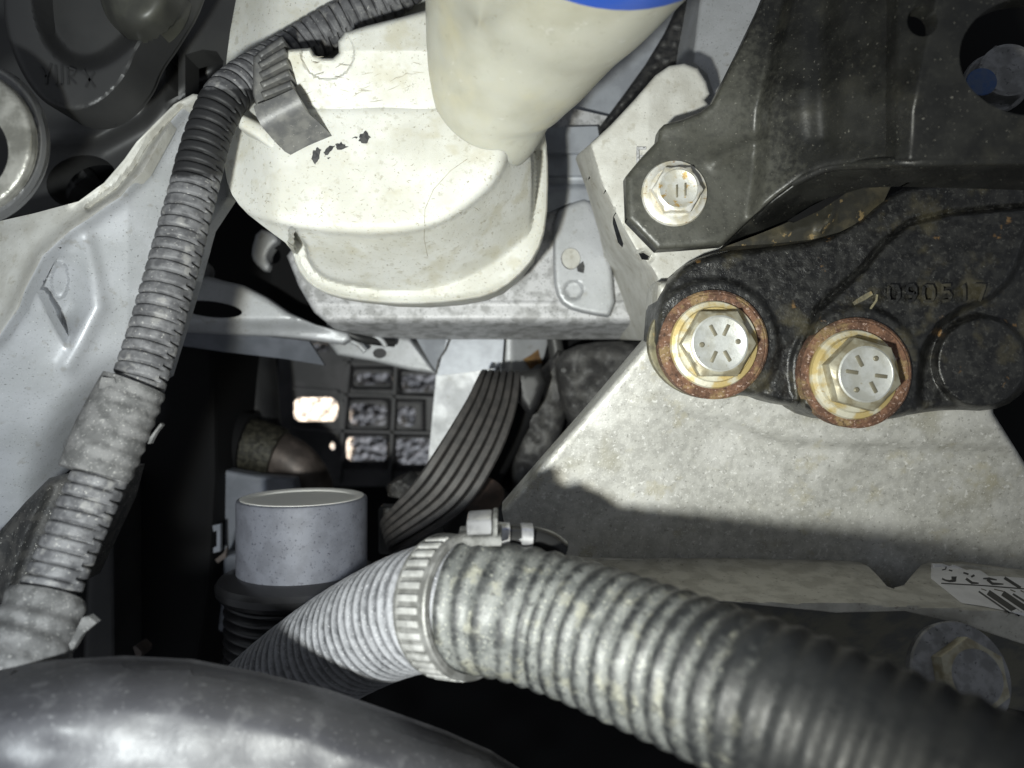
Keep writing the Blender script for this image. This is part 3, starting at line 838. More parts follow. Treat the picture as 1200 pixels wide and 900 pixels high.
# ------------------------------------------------------------------ left inner fender panel
fp = thing('inner_fender', 'speckled silver inner fender panel with a pressed pocket and disc', 'body panel', W(110, 380, 235))
ridge = [(-80, 462), (0, 392), (20, 362), (30, 338), (50, 300), (80, 272), (140, 230), (168, 200), (200, 142), (216, 124), (240, 112)]
pocket = [(92, 268), (62, 290), (36, 332), (56, 376), (80, 422), (96, 392), (113, 360), (108, 320), (98, 284)]


def dpan(x, y, s):
    r = dist_line(x, y, ridge)
    d = 178 + .06 * (240 - y) * (y < 240) + .16 * r + rnd(np.minimum(r, 30), 14, 1.5) * 0
    d = d + .05 * np.maximum(x - 150, 0) - 2.2 * np.exp(-(r / 9.0) ** 2)
    sp_ = sd(x, y, pocket)
    left = dist_line(x, y, [(36, 332), (80, 422)])
    oth = dist_line(x, y, [(80, 422), (96, 392), (113, 360), (108, 320), (98, 284), (92, 268), (62, 290), (36, 332)])
    rgt = dist_line(x, y, [(80, 422), (96, 392), (113, 360), (108, 320), (98, 284), (92, 268)])
    pk = np.where(sp_ > 0, 11 * np.clip((y - 296) / 90, 0, 1) * sm(0, 15, left) * sm(0, 34, rgt) * sm(-2, 10, sp_), 0)
    d = d - 1.6 * np.exp(-(dist_line(x, y, [(80, 428), (98, 396), (116, 360), (110, 318), (100, 282)]) / 11) ** 2)
    d = d + pk
    q = np.hypot((x - 69) / 10.5, (y - 328) / 21.5)
    d = d - .9 * sm(1.05, .98, q) + .55 * sm(.88, .80, q)
    # lower bend towards the conduit
    d = d + 20 * sm(70, 0, s) * sm(380, 520, y) * sm(20, 120, x)
    d = d + rnd(s, 6, 2) * (x > 230)
    return d + .8 * vnoise(x / 50, y / 50, 21)


relief('panel', ridge + [(258, 100), (264, 130), (270, 232), (246, 268), (228, 335), (196, 440), (146, 470), (112, 512), (82, 545), (62, 560), (32, 592), (0, 640), (-80, 700)], dpan, M['silver'], fp, spacing=2.2, thick=4, sharp=60)


def dfl(x, y, s):
    r = dist_line(x, y, ridge)
    return 178 + .06 * (240 - y) * (y < 240) - 2.2 * np.exp(-(r / 9.0) ** 2) + 4.0 * np.exp(-(dist_line(x, y, [(104, 243), (136, 220), (160, 192), (172, 170), (196, 142), (212, 126)]) / 3.5) ** 2) - 1.8 * np.exp(-(dist_line(x, y, [(80, 238), (122, 214), (146, 186), (160, 166), (186, 140), (204, 122), (226, 110)]) / 4.5) ** 2) + .10 * r + .7 * vnoise(x / 30, y / 30, 6)


relief('flange', [(-80, 262), (0, 259), (40, 250), (92, 236), (122, 214), (146, 186), (160, 166), (186, 140), (204, 122), (226, 110)] + ridge[::-1][0:], dfl, M['silver_dirty'], fp, spacing=2.6, thick=4)

# black foam strip under the conduit
fo = thing('foam_pad', 'black dusty foam pad under the lower conduit sleeve', 'foam pad', W(40, 640, 200))
relief('pad', [(30, 588), (58, 560), (78, 555), (112, 556), (100, 600), (72, 660), (52, 702), (-40, 710), (-40, 650), (0, 622)], lambda x, y, s: 174 + 3.0 * np.exp(-(dist_line(x, y, [(52, 572), (26, 632), (4, 700)]) / 8) ** 2) * -1 + rnd(s, 10, 4), M['foam'], fo, spacing=3, thick=24)

# ------------------------------------------------------------------ wiring conduit
lo = thing('wiring_conduit', 'dusty corrugated split conduit running down over the silver fender', 'conduit', W(180, 400, 200))
cpts = [(505, -44, 192, 5.2), (462, -6, 193, 5.2), (427, 13, 193, 5.2), (387, 33, 192, 5.2), (347, 57, 190, 5.2), (310, 80, 185, 5.2), (282, 98, 180, 5.2), (262, 118, 176, 5.2), (247, 150, 174, 5.2), (235, 190, 172, 5.3), (225, 230, 170, 5.3), (209, 290, 167, 5.4), (193, 350, 164, 5.5), (177, 405, 161, 5.5), (160, 455, 158, 5.5), (138, 510, 155, 5.5), (112, 570, 152, 5.5), (86, 630, 148, 5.5), (60, 690, 144, 5.5), (34, 745, 140, 5.5), (5, 810, 135, 5.5)]


def corr(pitch, amp, duty, shift=0.0):
    def f(t, h):
        p = t / pitch + shift * ((h > 3.9) & (h < 5.35))
        c = np.abs((p % 1) - .5) * 2          # 0 mid .. 1 groove
        w = .06 * np.sin(h * 2 + t * .3)
        return amp * (np.clip(1 - ((c + w) / duty) ** 7, 0, 1) - 1) + .10 * vnoise(t / 1.5, h * 2, 4)
    return f


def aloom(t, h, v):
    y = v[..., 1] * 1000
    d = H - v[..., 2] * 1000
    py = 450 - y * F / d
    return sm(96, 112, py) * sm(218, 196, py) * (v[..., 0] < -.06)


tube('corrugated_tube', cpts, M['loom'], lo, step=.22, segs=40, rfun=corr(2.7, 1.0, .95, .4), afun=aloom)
sl = [(171, 425, 157.5, 6.6), (160, 455, 156, 6.8), (140, 505, 154, 7.2), (118, 555, 151.5, 7.0)]
tube('tape_sleeve', [(158, 449, 157, 6.5), (148, 470, 156, 6.8), (129, 512, 153.5, 7.1), (111, 556, 151, 6.8)], M['tape'], lo, step=.4, segs=48, rfun=lambda t, h: .20 * np.sin(t * 6.283 / 3.0 + .5 * np.sin(h)) * sm(.5, -.5, np.sin(h)) + .12 * vnoise(t / 2.2, h * 2.2, 9))
relief('tape_tab', [(117, 447), (119, 442), (134, 443), (136, 449), (126, 456), (116, 455)], lambda x, y, s: 150 + 0 * x, M['tape'], lo, spacing=3, thick=6)
relief('tape_end', [(176, 512), (188, 496), (190, 498), (182, 508), (176, 520), (173, 520)], lambda x, y, s: 151 + 0 * x, M['tape'], lo, spacing=3, thick=1.2)
tube('lower_sleeve', [(57, 698, 143, 6.8), (40, 738, 139.5, 7.8), (12, 792, 134, 8.4), (-14, 846, 130, 8.6)], M['tape'], lo, step=.4, segs=48, rfun=lambda t, h: .30 * np.sin(t * 6.283 / 4.4 + .6 * np.sin(h)) + .12 * vnoise(t / 2.2, h * 2.2, 19))
relief('sleeve_tail', [(96, 724), (104, 722), (113, 730), (96, 744), (76, 776), (66, 776), (84, 750)], lambda x, y, s: 137 + .03 * (y - 720), M['tape'], lo, spacing=3, thick=1.5)

# conduit clip on the tank
cc = thing('conduit_clip', 'dark grey ribbed plastic clip holding the conduit to the tank', 'clip', W(335, 140, 186))
relief('saddle', [(297, 124), (318, 116), (344, 104), (352, 118), (358, 130), (372, 142), (389, 159), (362, 170), (340, 181), (330, 174), (333, 168), (322, 166), (308, 150), (300, 136)],
       lambda x, y, s: 169 + 8 * (((x - 296) * .45 + (y - 110) * .85) / 75) ** 2 + 2.0 * np.cos(((x - 296) * .45 + (y - 110) * .85) / 11) * .3, M['clip'], cc, spacing=2.5, thick=9)
for k in range(5):
    f = k / 4
    a = np.array([(303 + 4 * f, 66 + 46 * f), (333 + 9 * f, 46 + 52 * f)])
    dirv = (a[1] - a[0]) / np.linalg.norm(a[1] - a[0]); nn = np.array([-dirv[1], dirv[0]]) * 4.3
    relief('ridge', [a[0] - nn, a[1] - nn, a[1] + nn, a[0] + nn], lambda x, y, s: 171.5 + rnd(s, 3.5, 1.6) - 1.2 * math.sin(math.pi * (.2 + .6 * f)), M['clip'], cc, spacing=2.2, thick=8)
relief('jaw', [(297, 66), (306, 60), (318, 92), (322, 114), (300, 124), (296, 110)], lambda x, y, s: 173.5 + rnd(s, 4, 1.8), M['clip'], cc, spacing=2.5, thick=7)

# ------------------------------------------------------------------ upper left: lamp housing and its carrier
ca = thing('lamp_carrier', 'dark plastic carrier frame behind the lamp housing', 'carrier', W(120, 150, 300))
relief('frame', [(-90, -90), (320, -90), (285, 60), (268, 118), (226, 112), (205, 128), (168, 205), (132, 230), (40, 256), (-90, 268)],
       lambda x, y, s: 226 + 6 * np.exp(-(dist_line(x, y, [(56, 160), (110, 158), (160, 130), (192, 90), (196, 40)]) / 18) ** 2) * -1 + rnd(s, 8, 4), M['lampgrey'], ca,
       holes=[ell(96, 213, 42, 31, 30, -.15), np.array([(194, 66), (209, 62), (209, 112), (194, 120)]), np.array([(217, 64), (238, 58), (254, 60), (262, 72), (258, 100), (240, 116), (217, 114)])], spacing=4, thick=10)
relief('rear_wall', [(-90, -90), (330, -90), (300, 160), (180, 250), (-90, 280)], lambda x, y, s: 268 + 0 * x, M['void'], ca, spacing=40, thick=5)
relief('cable_lug', [(60, 196), (90, 190), (102, 206), (84, 222), (76, 240), (58, 236), (54, 214)], lambda x, y, s: 258 + 4 * vnoise(x / 8, y / 8, 3), M['lampgrey'], ca, spacing=3, thick=9)
tube('cable_loop', [(216, 84, 256, 3), (232, 88, 254, 3), (248, 82, 254, 3), (258, 70, 256, 3)], M['lampdark'], ca, step=1.5, segs=12)
lh = thing('lamp_housing', 'dark grey rounded lamp housing with moulded letters', 'lamp housing', W(100, 60, 215))
hout = poly_pts([(12, -90), (2, 0), (10, 50), (28, 92), (52, 122), (80, 133), (108, 130), (134, 112), (154, 86), (163, 60), (185, 30), (215, -20), (230, -90)], 2)
hin = poly_pts([(44, -90), (44, 0), (56, 44), (80, 72), (110, 76), (140, 58), (165, 30), (190, -20), (205, -90)], 2)
dlh = lambda x, y, s: 176 + rnd(s, 8, 4) + 9 * sm(-12, 12, sd(x, y, hin))
relief('cup', hout, dlh, M['lampgrey'], lh, spacing=3, thick=12)
relief('adjuster_cap', list(ell(165, -20, 50, 66, 48)), lambda x, y, s: 166 + rnd(s, 34, 14), M['capgrey'], lh, spacing=3, thick=5)
dl = lambda x, y: 176 + 0 * x
strokes('moulded_letters', [([(47, 78), (54, 90)], 3), ([(60, 74), (54, 90), (54, 98)], 3), ([(65, 76), (66, 99)], 3), ([(72, 76), (73, 99)], 3), ([(66, 99), (73, 99)], 2.5),
                            ([(79, 79), (80, 99)], 3), ([(80, 79), (88, 82), (86, 88), (81, 90), (89, 98)], 2.5), ([(97, 82), (111, 102)], 3), ([(110, 84), (100, 102)], 3)], dl, M['lampdark'], lh, .25, .5)
# round ring at the very left
ri = thing('metal_ring', 'blurred galvanised round ring beside the dark lamp housing', 'ring', W(0, 165, 170))
relief('face', list(ell(-44, 166, 84, 86, 60)), lambda x, y, s: 146 + rnd(s, 10, 2), M['ring'], ri, holes=[ell(-44, 178, 54, 52, 48)], spacing=3.5, thick=1.2)
relief('rim', list(ell(-44, 166, 98, 99, 64)), lambda x, y, s: 151 + rnd(s, 10, 5), M['ringdark'], ri, holes=[ell(-44, 166, 80, 82, 50)], spacing=3.5, thick=1.5)

# ------------------------------------------------------------------ aluminium engine cover, right
co = thing('timing_cover', 'mottled cast aluminium engine cover below the black mount', 'engine cover', W(880, 560, 215))


def dco(x, y, s):
    yc = np.interp(x, [560, 800, 860, 920, 980, 1300], [470, 480, 500, 516, 521, 528])
    return 191 + .055 * (y - 480) + 2.6 * sm(-7, 7, y - yc) * sm(740, 860, x) + rnd(s, 7, 3) + .9 * vnoise(x / 45, y / 45, 31)


relief('cover', [(770, 330), (766, 392), (700, 470), (640, 538), (588, 598), (596, 640), (640, 690), (900, 720), (1300, 720), (1300, 640), (1204, 548), (1164, 484), (1150, 330)], dco, M['alu'], co, spacing=4.5, thick=14)


def dled(x, y, s=0):
    x = np.asarray(x, float); y = np.asarray(y, float)
    e = np.interp(x, [600, 1000, 1320], [0, 4, 22])
    return np.clip(200 - 28 * (y - 655 - e) / 46, 171, 200) + .5 * vnoise(x / 30, y / 30, 3)


relief('ledge', [(600, 646), (700, 653), (860, 656), (990, 660), (1018, 664), (1030, 676), (1042, 690), (1058, 696), (1072, 692), (1084, 676), (1096, 662), (1130, 660), (1320, 686), (1320, 790), (1190, 752), (1130, 732), (1060, 716), (980, 718), (860, 706), (700, 694), (600, 690)],
       lambda x, y, s: dled(x, y) + rnd(s, 3, .8), M['alu_dull'], co, spacing=3.5, thick=5)
relief('lower_wall', [(600, 676), (860, 702), (980, 712), (1060, 712), (1130, 728), (1320, 780), (1320, 860), (1000, 790), (850, 760), (600, 730)], lambda x, y, s: 186 + .2 * (y - 700), M['alu_dark'], co, spacing=7, thick=30)
# barcode label on the ledge
lbt = thing('barcode_label', 'torn white barcode label stuck on the aluminium ledge', 'label', W(1160, 690, 178))
relief('paper', [(1093, 661), (1106, 661), (1114, 664), (1118, 662), (1133, 668), (1136, 667), (1150, 669), (1160, 676), (1174, 676), (1200, 678), (1290, 694), (1290, 738), (1200, 722), (1180, 716), (1150, 710), (1128, 707), (1112, 694), (1093, 679)], lambda x, y, s: dled(x, y) - .35, M['label'], lbt, spacing=4, thick=.8)
pd = lambda x, y: dled(x, y) - .35
strokes('printed_letters', [([(1104, 678), (1108, 680), (1113, 681), (1119, 680), (1120, 677), (1115, 677)], [2, 2, 3, 4, 4, 3]), ([(1132, 678), (1139, 683), (1147, 683.5)], [3, 3, 1.5]), ([(1152, 678), (1159, 678), (1168, 679.5)], [1.5, 3, 1.5]), ([(1157, 679), (1163, 684), (1176, 684.5)], [3.5, 3, 1.5]),
                            ([(1104, 668), (1108, 667), (1109, 664)], 1.3), ([(1112, 668), (1116, 669)], 1.6), ([(1129, 671), (1135, 673)], 2), ([(1138, 676), (1142, 674)], 2.4)], pd, M['ink'], lbt, .06, .1)
strokes('printed_frame', [([(1103, 683.5), (1150, 686), (1200, 690), (1290, 702)], 1.4), ([(1177, 677), (1196, 689)], 3.5)], pd, M['ink'], lbt, .07, .1)
for a, b, w in (((1147, 693), (1183, 718), 2), ((1158, 694), (1196, 720), 6.5), ((1175, 695), (1215, 722), 6.5), ((1187, 696), (1230, 723), 2.4), ((1202, 698), (1246, 726), 6), ((1220, 701), (1262, 728), 3)):
    strokes('bar', [([a, b], w)], pd, M['ink'], lbt, .06, .1)
strokes('printed_digits', [([(1150, 690), (1156, 692)], 1), ([(1165, 690.5), (1176, 693)], 1.2), ([(1184, 691), (1190, 693.5)], 1.2), ([(1196, 692), (1200, 694)], 1.2)], pd, M['mark'], lbt, .06, .1)

# ------------------------------------------------------------------ black cast engine mount
em = thing('engine_mount', 'rough black cast-iron engine mount with raised numbers', 'engine mount', W(980, 390, 200))
eout = poly_pts([(768, 378), (770, 352), (784, 326), (806, 306), (846, 294), (900, 288), (960, 280), (1000, 262), (1030, 236), (1070, 214), (1330, 190), (1330, 400), (1215, 440), (1190, 470), (1160, 482), (1112, 480), (1075, 484), (1040, 492), (1000, 495), (962, 491), (936, 477), (905, 472), (880, 463), (850, 464), (822, 464), (796, 455), (776, 436), (766, 406)], 1)
gro = [(935, 500), (942, 440), (946, 400), (958, 362), (985, 338), (1014, 312), (1034, 286), (1064, 262), (1110, 250), (1340, 230), (1340, 520)]
esc = [(1078, 520), (1076, 440), (1084, 404), (1100, 380), (1124, 362), (1158, 350), (1182, 330), (1196, 300), (1210, 250), (1340, 230), (1340, 520)]


def dem(x, y, s):
    d = 178.5 + rnd(s, 9, 6)
    g_ = sd(x, y, gro)
    d = d - 2.4 * sm(-2, 6, g_) + 1.6 * np.exp(-(g_ / 3.2) ** 2)
    e_ = sd(x, y, esc)
    d = d + 4.2 * sm(-5, 6, e_)
    d = d - 3.4 * sm(-5, 5, 54 - np.hypot(x - 1150, y - 425)) * sm(-2, 6, e_)
    for cx, cy, r in ((836, 404, 76), (1003, 436, 76)):
        q = np.hypot(x - cx, y - cy)
        d = d - 1.5 * sm(r + 5, r - 4, q) * sm(-8, 4, s)
    return d + .22 * vnoise(x / 5.3 + y / 17, y / 5.7, 2) + .6 * vnoise(x / 23 + y / 40, y / 19, 7)


relief('casting', eout, dem, M['iron'], em, spacing=2.3, thick=15, sharp=70)
for cx, cy, dz in ((836, 404, 176.2), (1003, 437, 173.6)):
    lathe('rusty_collar', [(13.1, -4), (13.15, .2), (12.6, .75), (11.4, .9), (9.2, .7)], W(cx, cy, dz), (0, 0, 1), M['rust'], em, segs=64)
    lathe('sleeve_lip', [(12.2, -1), (12.2, .86), (11.9, 1.05), (11.2, .9)], W(cx, cy, dz), (0, 0, 1), M['rust'], em, segs=64)
relief('dusty_shoulder', list(ell(838, 402, 78, 66, 40)), lambda x, y, s: 176.3 + 6 * sm(22, 0, s) + .5 * vnoise(x / 9, y / 9, 4), M['iron_dusty'], em, holes=[ell(837, 404, 60, 60, 40)], spacing=3, thick=3)
# raised number
ed = lambda x, y: 176.0 + 0 * np.asarray(x)
DIG = {'0': [[(.15, .1), (.75, .1), (.9, .35), (.9, .7), (.7, .95), (.2, .95), (.08, .65), (.08, .35), (.15, .1)]],
       '9': [[(.85, .45), (.6, .55), (.25, .5), (.12, .3), (.25, .08), (.65, .05), (.85, .25), (.85, .6), (.6, .92), (.2, .95)]],
       '5': [[(.85, .05), (.2, .05), (.18, .45), (.65, .42), (.88, .65), (.7, .92), (.2, .95)]],
       '1': [[(.3, .2), (.55, .05), (.55, .95)]], '7': [[(.1, .05), (.9, .05), (.45, .95)]]}
x0 = 1040
for ch in '090517':
    L_ = [([(x0 + 15 * a, 333 + 21 * b) for a, b in pl], 3.6) for pl in DIG[ch]]
    strokes('raised_digit', L_, ed, M['iron'], em, 1.9, 3)
    x0 += 20.5 if ch != '1' else 19
strokes('raised_stroke', [([(1000, 356), (1012, 349), (1022, 343)], [4, 6, 5]), ([(1020, 362), (1027, 352), (1028, 345)], 2.5)], ed, M['iron_dusty'], em, .9, 1.8)


# ------------------------------------------------------------------ bolts
def bolt(name, label, px, py, d, rf, af, capr, h, tmat, fmat, smat, marks, rot=0., tilt=(0, 0), group=None):
    o = thing(name, label, 'bolt', W(px, py, d + 1), group)
    a = Vector((tilt[0], tilt[1], 1)).normalized()
    u = Vector((math.cos(rot), math.sin(rot), 0)); u = (u - a * u.dot(a)).normalized(); w = a.cross(u)
    P0 = Vector(W(px, py, d))
    lathe('washer', [(rf - .2, -1.5), (rf, .4), (rf - .3, 1.0), (rf * .86, 1.25), (af * 1.15, 2.0)], P0, a, fmat, o, segs=64, up=u)
    lathe('hex_head', [(-af, 1.2), (-af, h - .9), (-af * .985, h - .6), (capr * 1.10, h - .15), (capr * 1.03, h)], P0, a, smat, o, segs=72, up=u, sharp=22)
    tp = lathe('head_top', [(capr * 1.02, h - .6), (capr * 1.01, h + .06), (capr * .95, h + .22), (capr * .92, h + .10), (capr * .3, h + .05)], P0, a, tmat, o, segs=64, up=u, sharp=50)
    for kind, ang, r0, r1, wd in marks:
        c, s_ = math.cos(ang), math.sin(ang)
        if kind == 'par':
            mid = np.array(P0) * 1000 + np.array(u * ang - w * r0) + np.array(a) * (h + .12)
            frame_box('mark', mid, np.array(u) * r1, np.array(w) * wd / 2, np.array(a) * .22, M['markmetal'], tp, .08)
        elif kind == 'dot':
            lathe('mark', [(wd, 0), (wd, .25), (wd * .6, .42)], P0 + (u * c + w * s_) * r0 / 1000 + a * (h + .02) / 1000, a, M['markmetal'], tp, segs=16)
        else:
            mid = (np.array(P0) * 1000 + np.array((u * c + w * s_) * (r0 + r1) / 2) + np.array(a) * (h + .12))
            e1 = np.array((u * c + w * s_) * (r1 - r0) / 2); e2 = np.array((w * c - u * s_) * wd / 2)
            frame_box('mark', mid, e1, e2, np.array(a) * .22, M['markmetal'], tp, .12)
    return o


D2 = math.pi / 180
mk1 = [('bar', 65 * D2, 2.0, 4.8, .85), ('bar', 118 * D2, 2.0, 4.8, .85), ('bar', 245 * D2, 2.0, 4.8, .85), ('bar', 300 * D2, 2.0, 4.8, .85), ('dot', 6 * D2, 4.2, 0, .62), ('dot', 184 * D2, 4.2, 0, .62)]
bolt('flange_bolt', 'clean grey hex bolt on yellowed washer, beside the mount\'s rounded end', 836, 404, 175.2, 10.5, 7.6, 6.5, 5.4, M['bolt'], M['zinc'], M['bolt_dark'], [(k, a - 90 * D2, r0, r1, w) for k, a, r0, r1, w in mk1], 90 * D2, group='engine mount bolts')
mk2 = [(k, a - 22 * D2, r0, r1, w) for k, a, r0, r1, w in mk1]
bolt('flange_bolt', 'grey hex bolt with rust-ringed washer, below the raised numbers', 1000, 439, 172.6, 10.6, 7.6, 6.4, 5.9, M['bolt'], M['zinc'], M['bolt_dark'], mk2, 75 * D2, tilt=(.03, 0), group='engine mount bolts')
mk3 = [('bar', 90 * D2 + 160 * D2, .5, 3.4, .5), ('bar', 272 * D2, .8, 3.6, .5)]
bolt('bracket_bolt', 'small rust-flecked hex bolt through the black bracket tab', 790, 227, 177.6, 8.0, 5.3, 4.7, 4.6, M['bolt_rusty'], M['zinc_white'], M['zinc_white'], [('par', -.6, -.4, 1.5, .42), ('par', -.2, 1.6, 1.5, .42)], 90 * D2)
o = bolt('washer_bolt', 'dull grey hex bolt with broad washer half behind the corrugated hose', 1124, 792, 165, 11.8, 7.2, 5.8, 6.0, M['bolt_grey'], M['bolt_grey'], M['bolt_dark'], [], 60 * D2, tilt=(.1, .35))
bolt('marked_bolt', 'grey bolt with a blue paint mark deep inside the bracket\'s round hole', 1166, 98, 190, 8, 6.4, 6.2, 7, M['bolt_grey'], M['bolt_grey'], M['bolt_grey'], [], 20 * D2, tilt=(-.15, .1))
mb = bpy.data.objects['marked_bolt']
lathe('paint_mark', [(3.6, 0), (3.5, .25), (2.8, .3)], Vector(W(1150, 96, 182.6)), (-.15, .1, 1), M['bluepaint'], mb, segs=20)

# ------------------------------------------------------------------ black stamped bracket, upper right
sb = thing('stamped_bracket', 'black stamped steel bracket bolted over the engine mount', 'bracket', W(1000, 150, 186))


def dsb(x, y, s):
    f1 = np.interp(y, [-90, 0, 60, 130, 200, 240, 300], [930, 918, 905, 890, 886, 880, 872])
    d = 177.5 - 3 * sm(170, 100, y) - .16 * np.clip(x - f1, 0, 180) - 4.0 * sm(-6, 14, x - f1) - 2.5 * sm(-6, 6, x - 1046)
    d = d + 2.5 * np.exp(-(dist_line(x, y, [(966, -80), (962, 60), (966, 160)]) / 16) ** 2)
    ed_ = dist_line(x, y, [(846, 288), (880, 258), (908, 232), (942, 207), (975, 197), (1060, 192), (1300, 188)])
    d = d + rnd(np.minimum(s, ed_), 7, 2.0) - 1.2 * np.exp(-(dist_line(x, y, [(838, 190), (862, 176), (884, 168)]) / 8) ** 2) * 1.2
    return d + .8 * vnoise(x / 40, y / 40, 14)


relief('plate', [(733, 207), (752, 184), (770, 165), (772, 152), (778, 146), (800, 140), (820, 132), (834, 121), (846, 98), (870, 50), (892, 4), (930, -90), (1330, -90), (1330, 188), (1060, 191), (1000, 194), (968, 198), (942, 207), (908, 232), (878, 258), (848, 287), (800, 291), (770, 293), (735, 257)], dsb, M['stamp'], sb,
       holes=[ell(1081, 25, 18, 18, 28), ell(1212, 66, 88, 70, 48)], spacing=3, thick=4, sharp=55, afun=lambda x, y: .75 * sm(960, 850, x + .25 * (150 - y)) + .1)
relief('lower_flange', [(847, 289), (878, 259), (908, 233), (942, 208), (968, 199), (1060, 193), (1330, 190), (1330, 222), (1060, 214), (1020, 216), (985, 226), (955, 242), (926, 256), (900, 270), (880, 286)],
       lambda x, y, s: dsb(x, y, s * 0 + 50) + 3 + .42 * np.clip(y - np.interp(x, [847, 878, 908, 942, 968, 1060, 1330], [289, 259, 233, 208, 199, 193, 190]), 0, 60), M['stamp'], sb, spacing=4, thick=3)
relief('inner_web', [(850, 289), (885, 276), (915, 264), (945, 250), (978, 230), (1010, 216), (1046, 214), (1034, 240), (1012, 258), (984, 272), (950, 281), (900, 286)],
       lambda x, y, s: 174 + .03 * (x - 850) - 1.6 * np.exp(-(dist_line(x, y, [(978, 228), (974, 256), (960, 272)]) / 5) ** 2) + 1.5 * sm(20, 0, s), M['stamp_tan'], sb, spacing=3, thick=6)
tube('edge_bead', [(a, b, float(dsb(np.array([a * 1.]), np.array([b * 1.]), np.array([50.]))[0]) + 1.0, 1.1) for a, b in ((930, 214), (968, 197), (1000, 193), (1060, 190), (1130, 188), (1200, 187), (1300, 186))], M['stamp'], sb, step=1, segs=12)
relief('slit', [(924, 258), (950, 242), (984, 225), (992, 226), (962, 246), (932, 260)], lambda x, y, s: 171.5 + .03 * (x - 850), M['void'], sb, spacing=4, thick=1)  # black patch painted for the darkness of the gap
relief('dark_hole_backing', [(1040, -80), (1330, -80), (1330, 160), (1040, 160)], lambda x, y, s: 200 + 0 * x, M['void'], sb, spacing=30, thick=5)  # black sheet added so the plate holes look dark

# ------------------------------------------------------------------ large corrugated hose
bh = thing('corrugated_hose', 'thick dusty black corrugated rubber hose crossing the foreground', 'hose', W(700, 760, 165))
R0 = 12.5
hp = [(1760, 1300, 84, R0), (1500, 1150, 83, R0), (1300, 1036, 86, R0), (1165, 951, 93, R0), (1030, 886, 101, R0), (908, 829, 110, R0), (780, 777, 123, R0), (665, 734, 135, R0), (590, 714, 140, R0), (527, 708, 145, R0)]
hl = [(545, 709, 143.8, R0 - .3), (527, 708, 145, R0 - .2), (478, 718, 156, R0 - .2), (420, 744, 172, R0 + .2), (372, 774, 184, R0 + .6), (320, 814, 196, R0 + 1), (270, 860, 205, R0 + 1.0)]


def hr(t, h):
    p = (t + .35 * np.sin(h)) / 3.75 + h / (2 * math.pi) * 0
    c = .5 + .5 * np.cos(2 * math.pi * p)
    return .55 * c ** .9 - .35 + .12 * vnoise(t / 3.0, h * 3, 4)


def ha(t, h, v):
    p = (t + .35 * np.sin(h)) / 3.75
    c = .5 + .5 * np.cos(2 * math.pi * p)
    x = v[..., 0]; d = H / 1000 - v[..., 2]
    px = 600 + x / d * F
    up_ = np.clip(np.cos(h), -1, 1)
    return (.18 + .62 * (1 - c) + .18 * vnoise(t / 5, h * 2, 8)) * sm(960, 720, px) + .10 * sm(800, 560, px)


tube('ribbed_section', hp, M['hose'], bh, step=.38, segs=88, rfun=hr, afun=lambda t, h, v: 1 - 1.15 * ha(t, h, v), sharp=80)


def hr2(t, h):
    p = (t + .5 * np.sin(h + 1)) / 3.3
    return .38 * (.5 + .5 * np.cos(2 * math.pi * p)) + .1 * vnoise(t / 2, h * 3, 14)


tube('plain_section', hl, M['hose_fine'], bh, step=.35, segs=88, rfun=hr2, sharp=80,
     afun=lambda t, h, v: .55 + .5 * (np.abs(((t + .5 * np.sin(h + 1)) / 3.3) % 1 - .5) * 2 - .5) + .2 * vnoise(t / 4, h * 3, 5))

# hose clamp
hc = thing('hose_clamp', 'worm-drive metal hose clamp tightened round the corrugated hose', 'hose clamp', W(527, 706, 158))
cpt = np.array(W(538, 708, 144.3)) * 1000
pa = np.array(W(478, 718, 156)) * 1000; pb = np.array(W(590, 714, 140)) * 1000
T_ = (pb - pa) / np.linalg.norm(pb - pa)
T_ = T_ + np.array([0, -.06, 0]); T_ /= np.linalg.norm(T_)
e1 = np.array([0, 1.0, 0]); e1 -= T_ * e1.dot(T_); e1 /= np.linalg.norm(e1)     # towards the fender
e2 = np.cross(T_, e1)
if e2[2] < 0: e2 = -e2                                                     # towards the lens
RB = 13.1
HB = 4.2
th = np.linspace(0, 2 * math.pi, 96, endpoint=False)
prof_ = [(-HB, -.5), (-HB, .55), (-HB + .35, .8), (-HB + 1.0, .78), (-HB + 1.15, .5), (HB - 1.75, .5), (HB - 1.6, .78), (HB - .35, .8), (HB, .55), (HB, -.5)]
V = []
for (s_, r_) in prof_:
    for a in th:
        V.append(cpt + T_ * s_ + (e1 * math.cos(a) + e2 * math.sin(a)) * (RB + r_))
V = np.array(V) / 1000
Fc = []
for i in range(len(prof_)):
    for j in range(96):
        a, b = i * 96 + j, i * 96 + (j + 1) % 96
        i2 = (i + 1) % len(prof_)
        Fc.append((a, b, i2 * 96 + (j + 1) % 96, i2 * 96 + j))
link('band', V, Fc, M['clampband'], hc, 35)
for k in range(17):
    a = math.radians(16 + k * 9.4)
    n_ = e1 * math.cos(a) + e2 * math.sin(a)
    t_ = -e1 * math.sin(a) + e2 * math.cos(a)
    frame_box('thread', cpt + T_ * (-.3) + n_ * (RB + .62), T_ * 2.75, t_ * .62, n_ * .42, M['clampthread'], hc, .18)
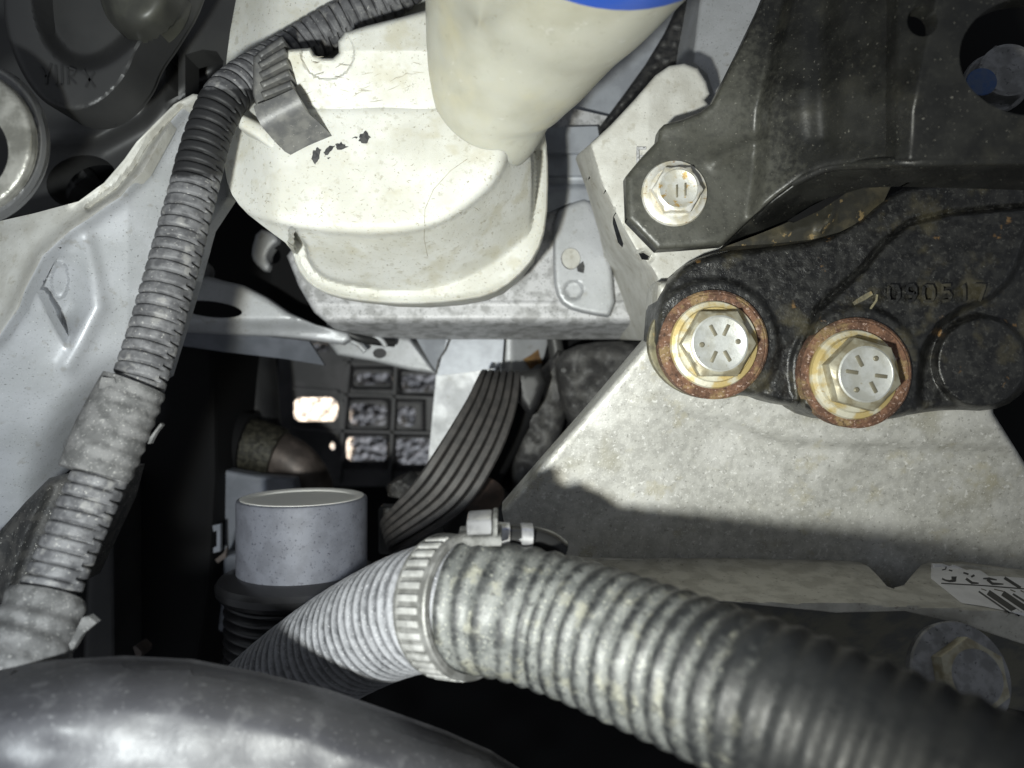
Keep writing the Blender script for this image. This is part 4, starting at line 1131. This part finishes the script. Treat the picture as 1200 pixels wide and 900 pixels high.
# housing and screw on the fender side
hn = e1 * math.cos(math.radians(-6)) + e2 * math.sin(math.radians(-6)) * 1.0
sdir = np.array(W(640, 632, 150)) * 1000 - np.array(W(560, 622, 150)) * 1000
sdir = sdir - hn * sdir.dot(hn); sdir /= np.linalg.norm(sdir)
sx = np.cross(hn, sdir)
hcn = np.array(W(562, 612, 142)) * 1000
frame_box('housing', hcn, T_ * 3.2, np.array([0, 1.5, 0]), np.array([0, -.5, 3.0]), M['clampbright'], hc, .5)
frame_box('housing_side', hcn + T_ * 4.0 + np.array([0, -.1, -.2]), T_ * .6, np.array([0, 1.8, 0]), np.array([0, -.5, 3.0]), M['clampband'], hc, .3)
frame_box('saddle', hcn + np.array([0, -2.8, -1.0]), T_ * 5.6, np.array([0, 1.0, 0]), np.array([0, -.5, 3.6]), M['clampband'], hc, .4)
tube('screw', [(576, 630, 145, 2.7), (612, 631, 145.5, 2.7), (640, 637, 146.5, 2.7), (655, 646, 148, 2.6)], M['clampdark'], hc, step=.3, segs=24, rfun=lambda t, h: .0 * t)
for k in range(2):
    tube('thread_crest', [(583 + 27 * k, 628.5 + k, 144.2, 2.85), (596 + 27 * k, 629 + k, 144.4, 2.85)], M['clampbright'], hc, step=.5, segs=24)

# ------------------------------------------------------------------ foreground grey cover
fc = thing('plastic_cover', 'scuffed shiny grey plastic cover in the near foreground', 'cover', W(250, 860, 125))
relief('shell', [(-300, 850), (-160, 812), (-60, 794), (0, 786), (60, 777), (140, 772), (220, 776), (300, 791), (380, 811), (450, 835), (520, 860), (575, 884), (640, 925), (720, 1000), (820, 1180), (-300, 1180)],
       lambda x, y, s: 116 - .055 * np.minimum(s, 60) - .022 * np.maximum(s - 60, 0) + .022 * (x - 100) + 13 * np.exp(-s / 28) + .9 * vnoise(x / 60, y / 34, 5), M['cover'], fc, spacing=4, thick=1.5, sharp=80)
strokes('parting_line', [([(-10, 833), (50, 838), (110, 832), (160, 818), (200, 806)], [2, 3, 3, 2, 1])], lambda x, y: 106.5 + 0 * x, M['mark'], fc, 0, .4) if False else None
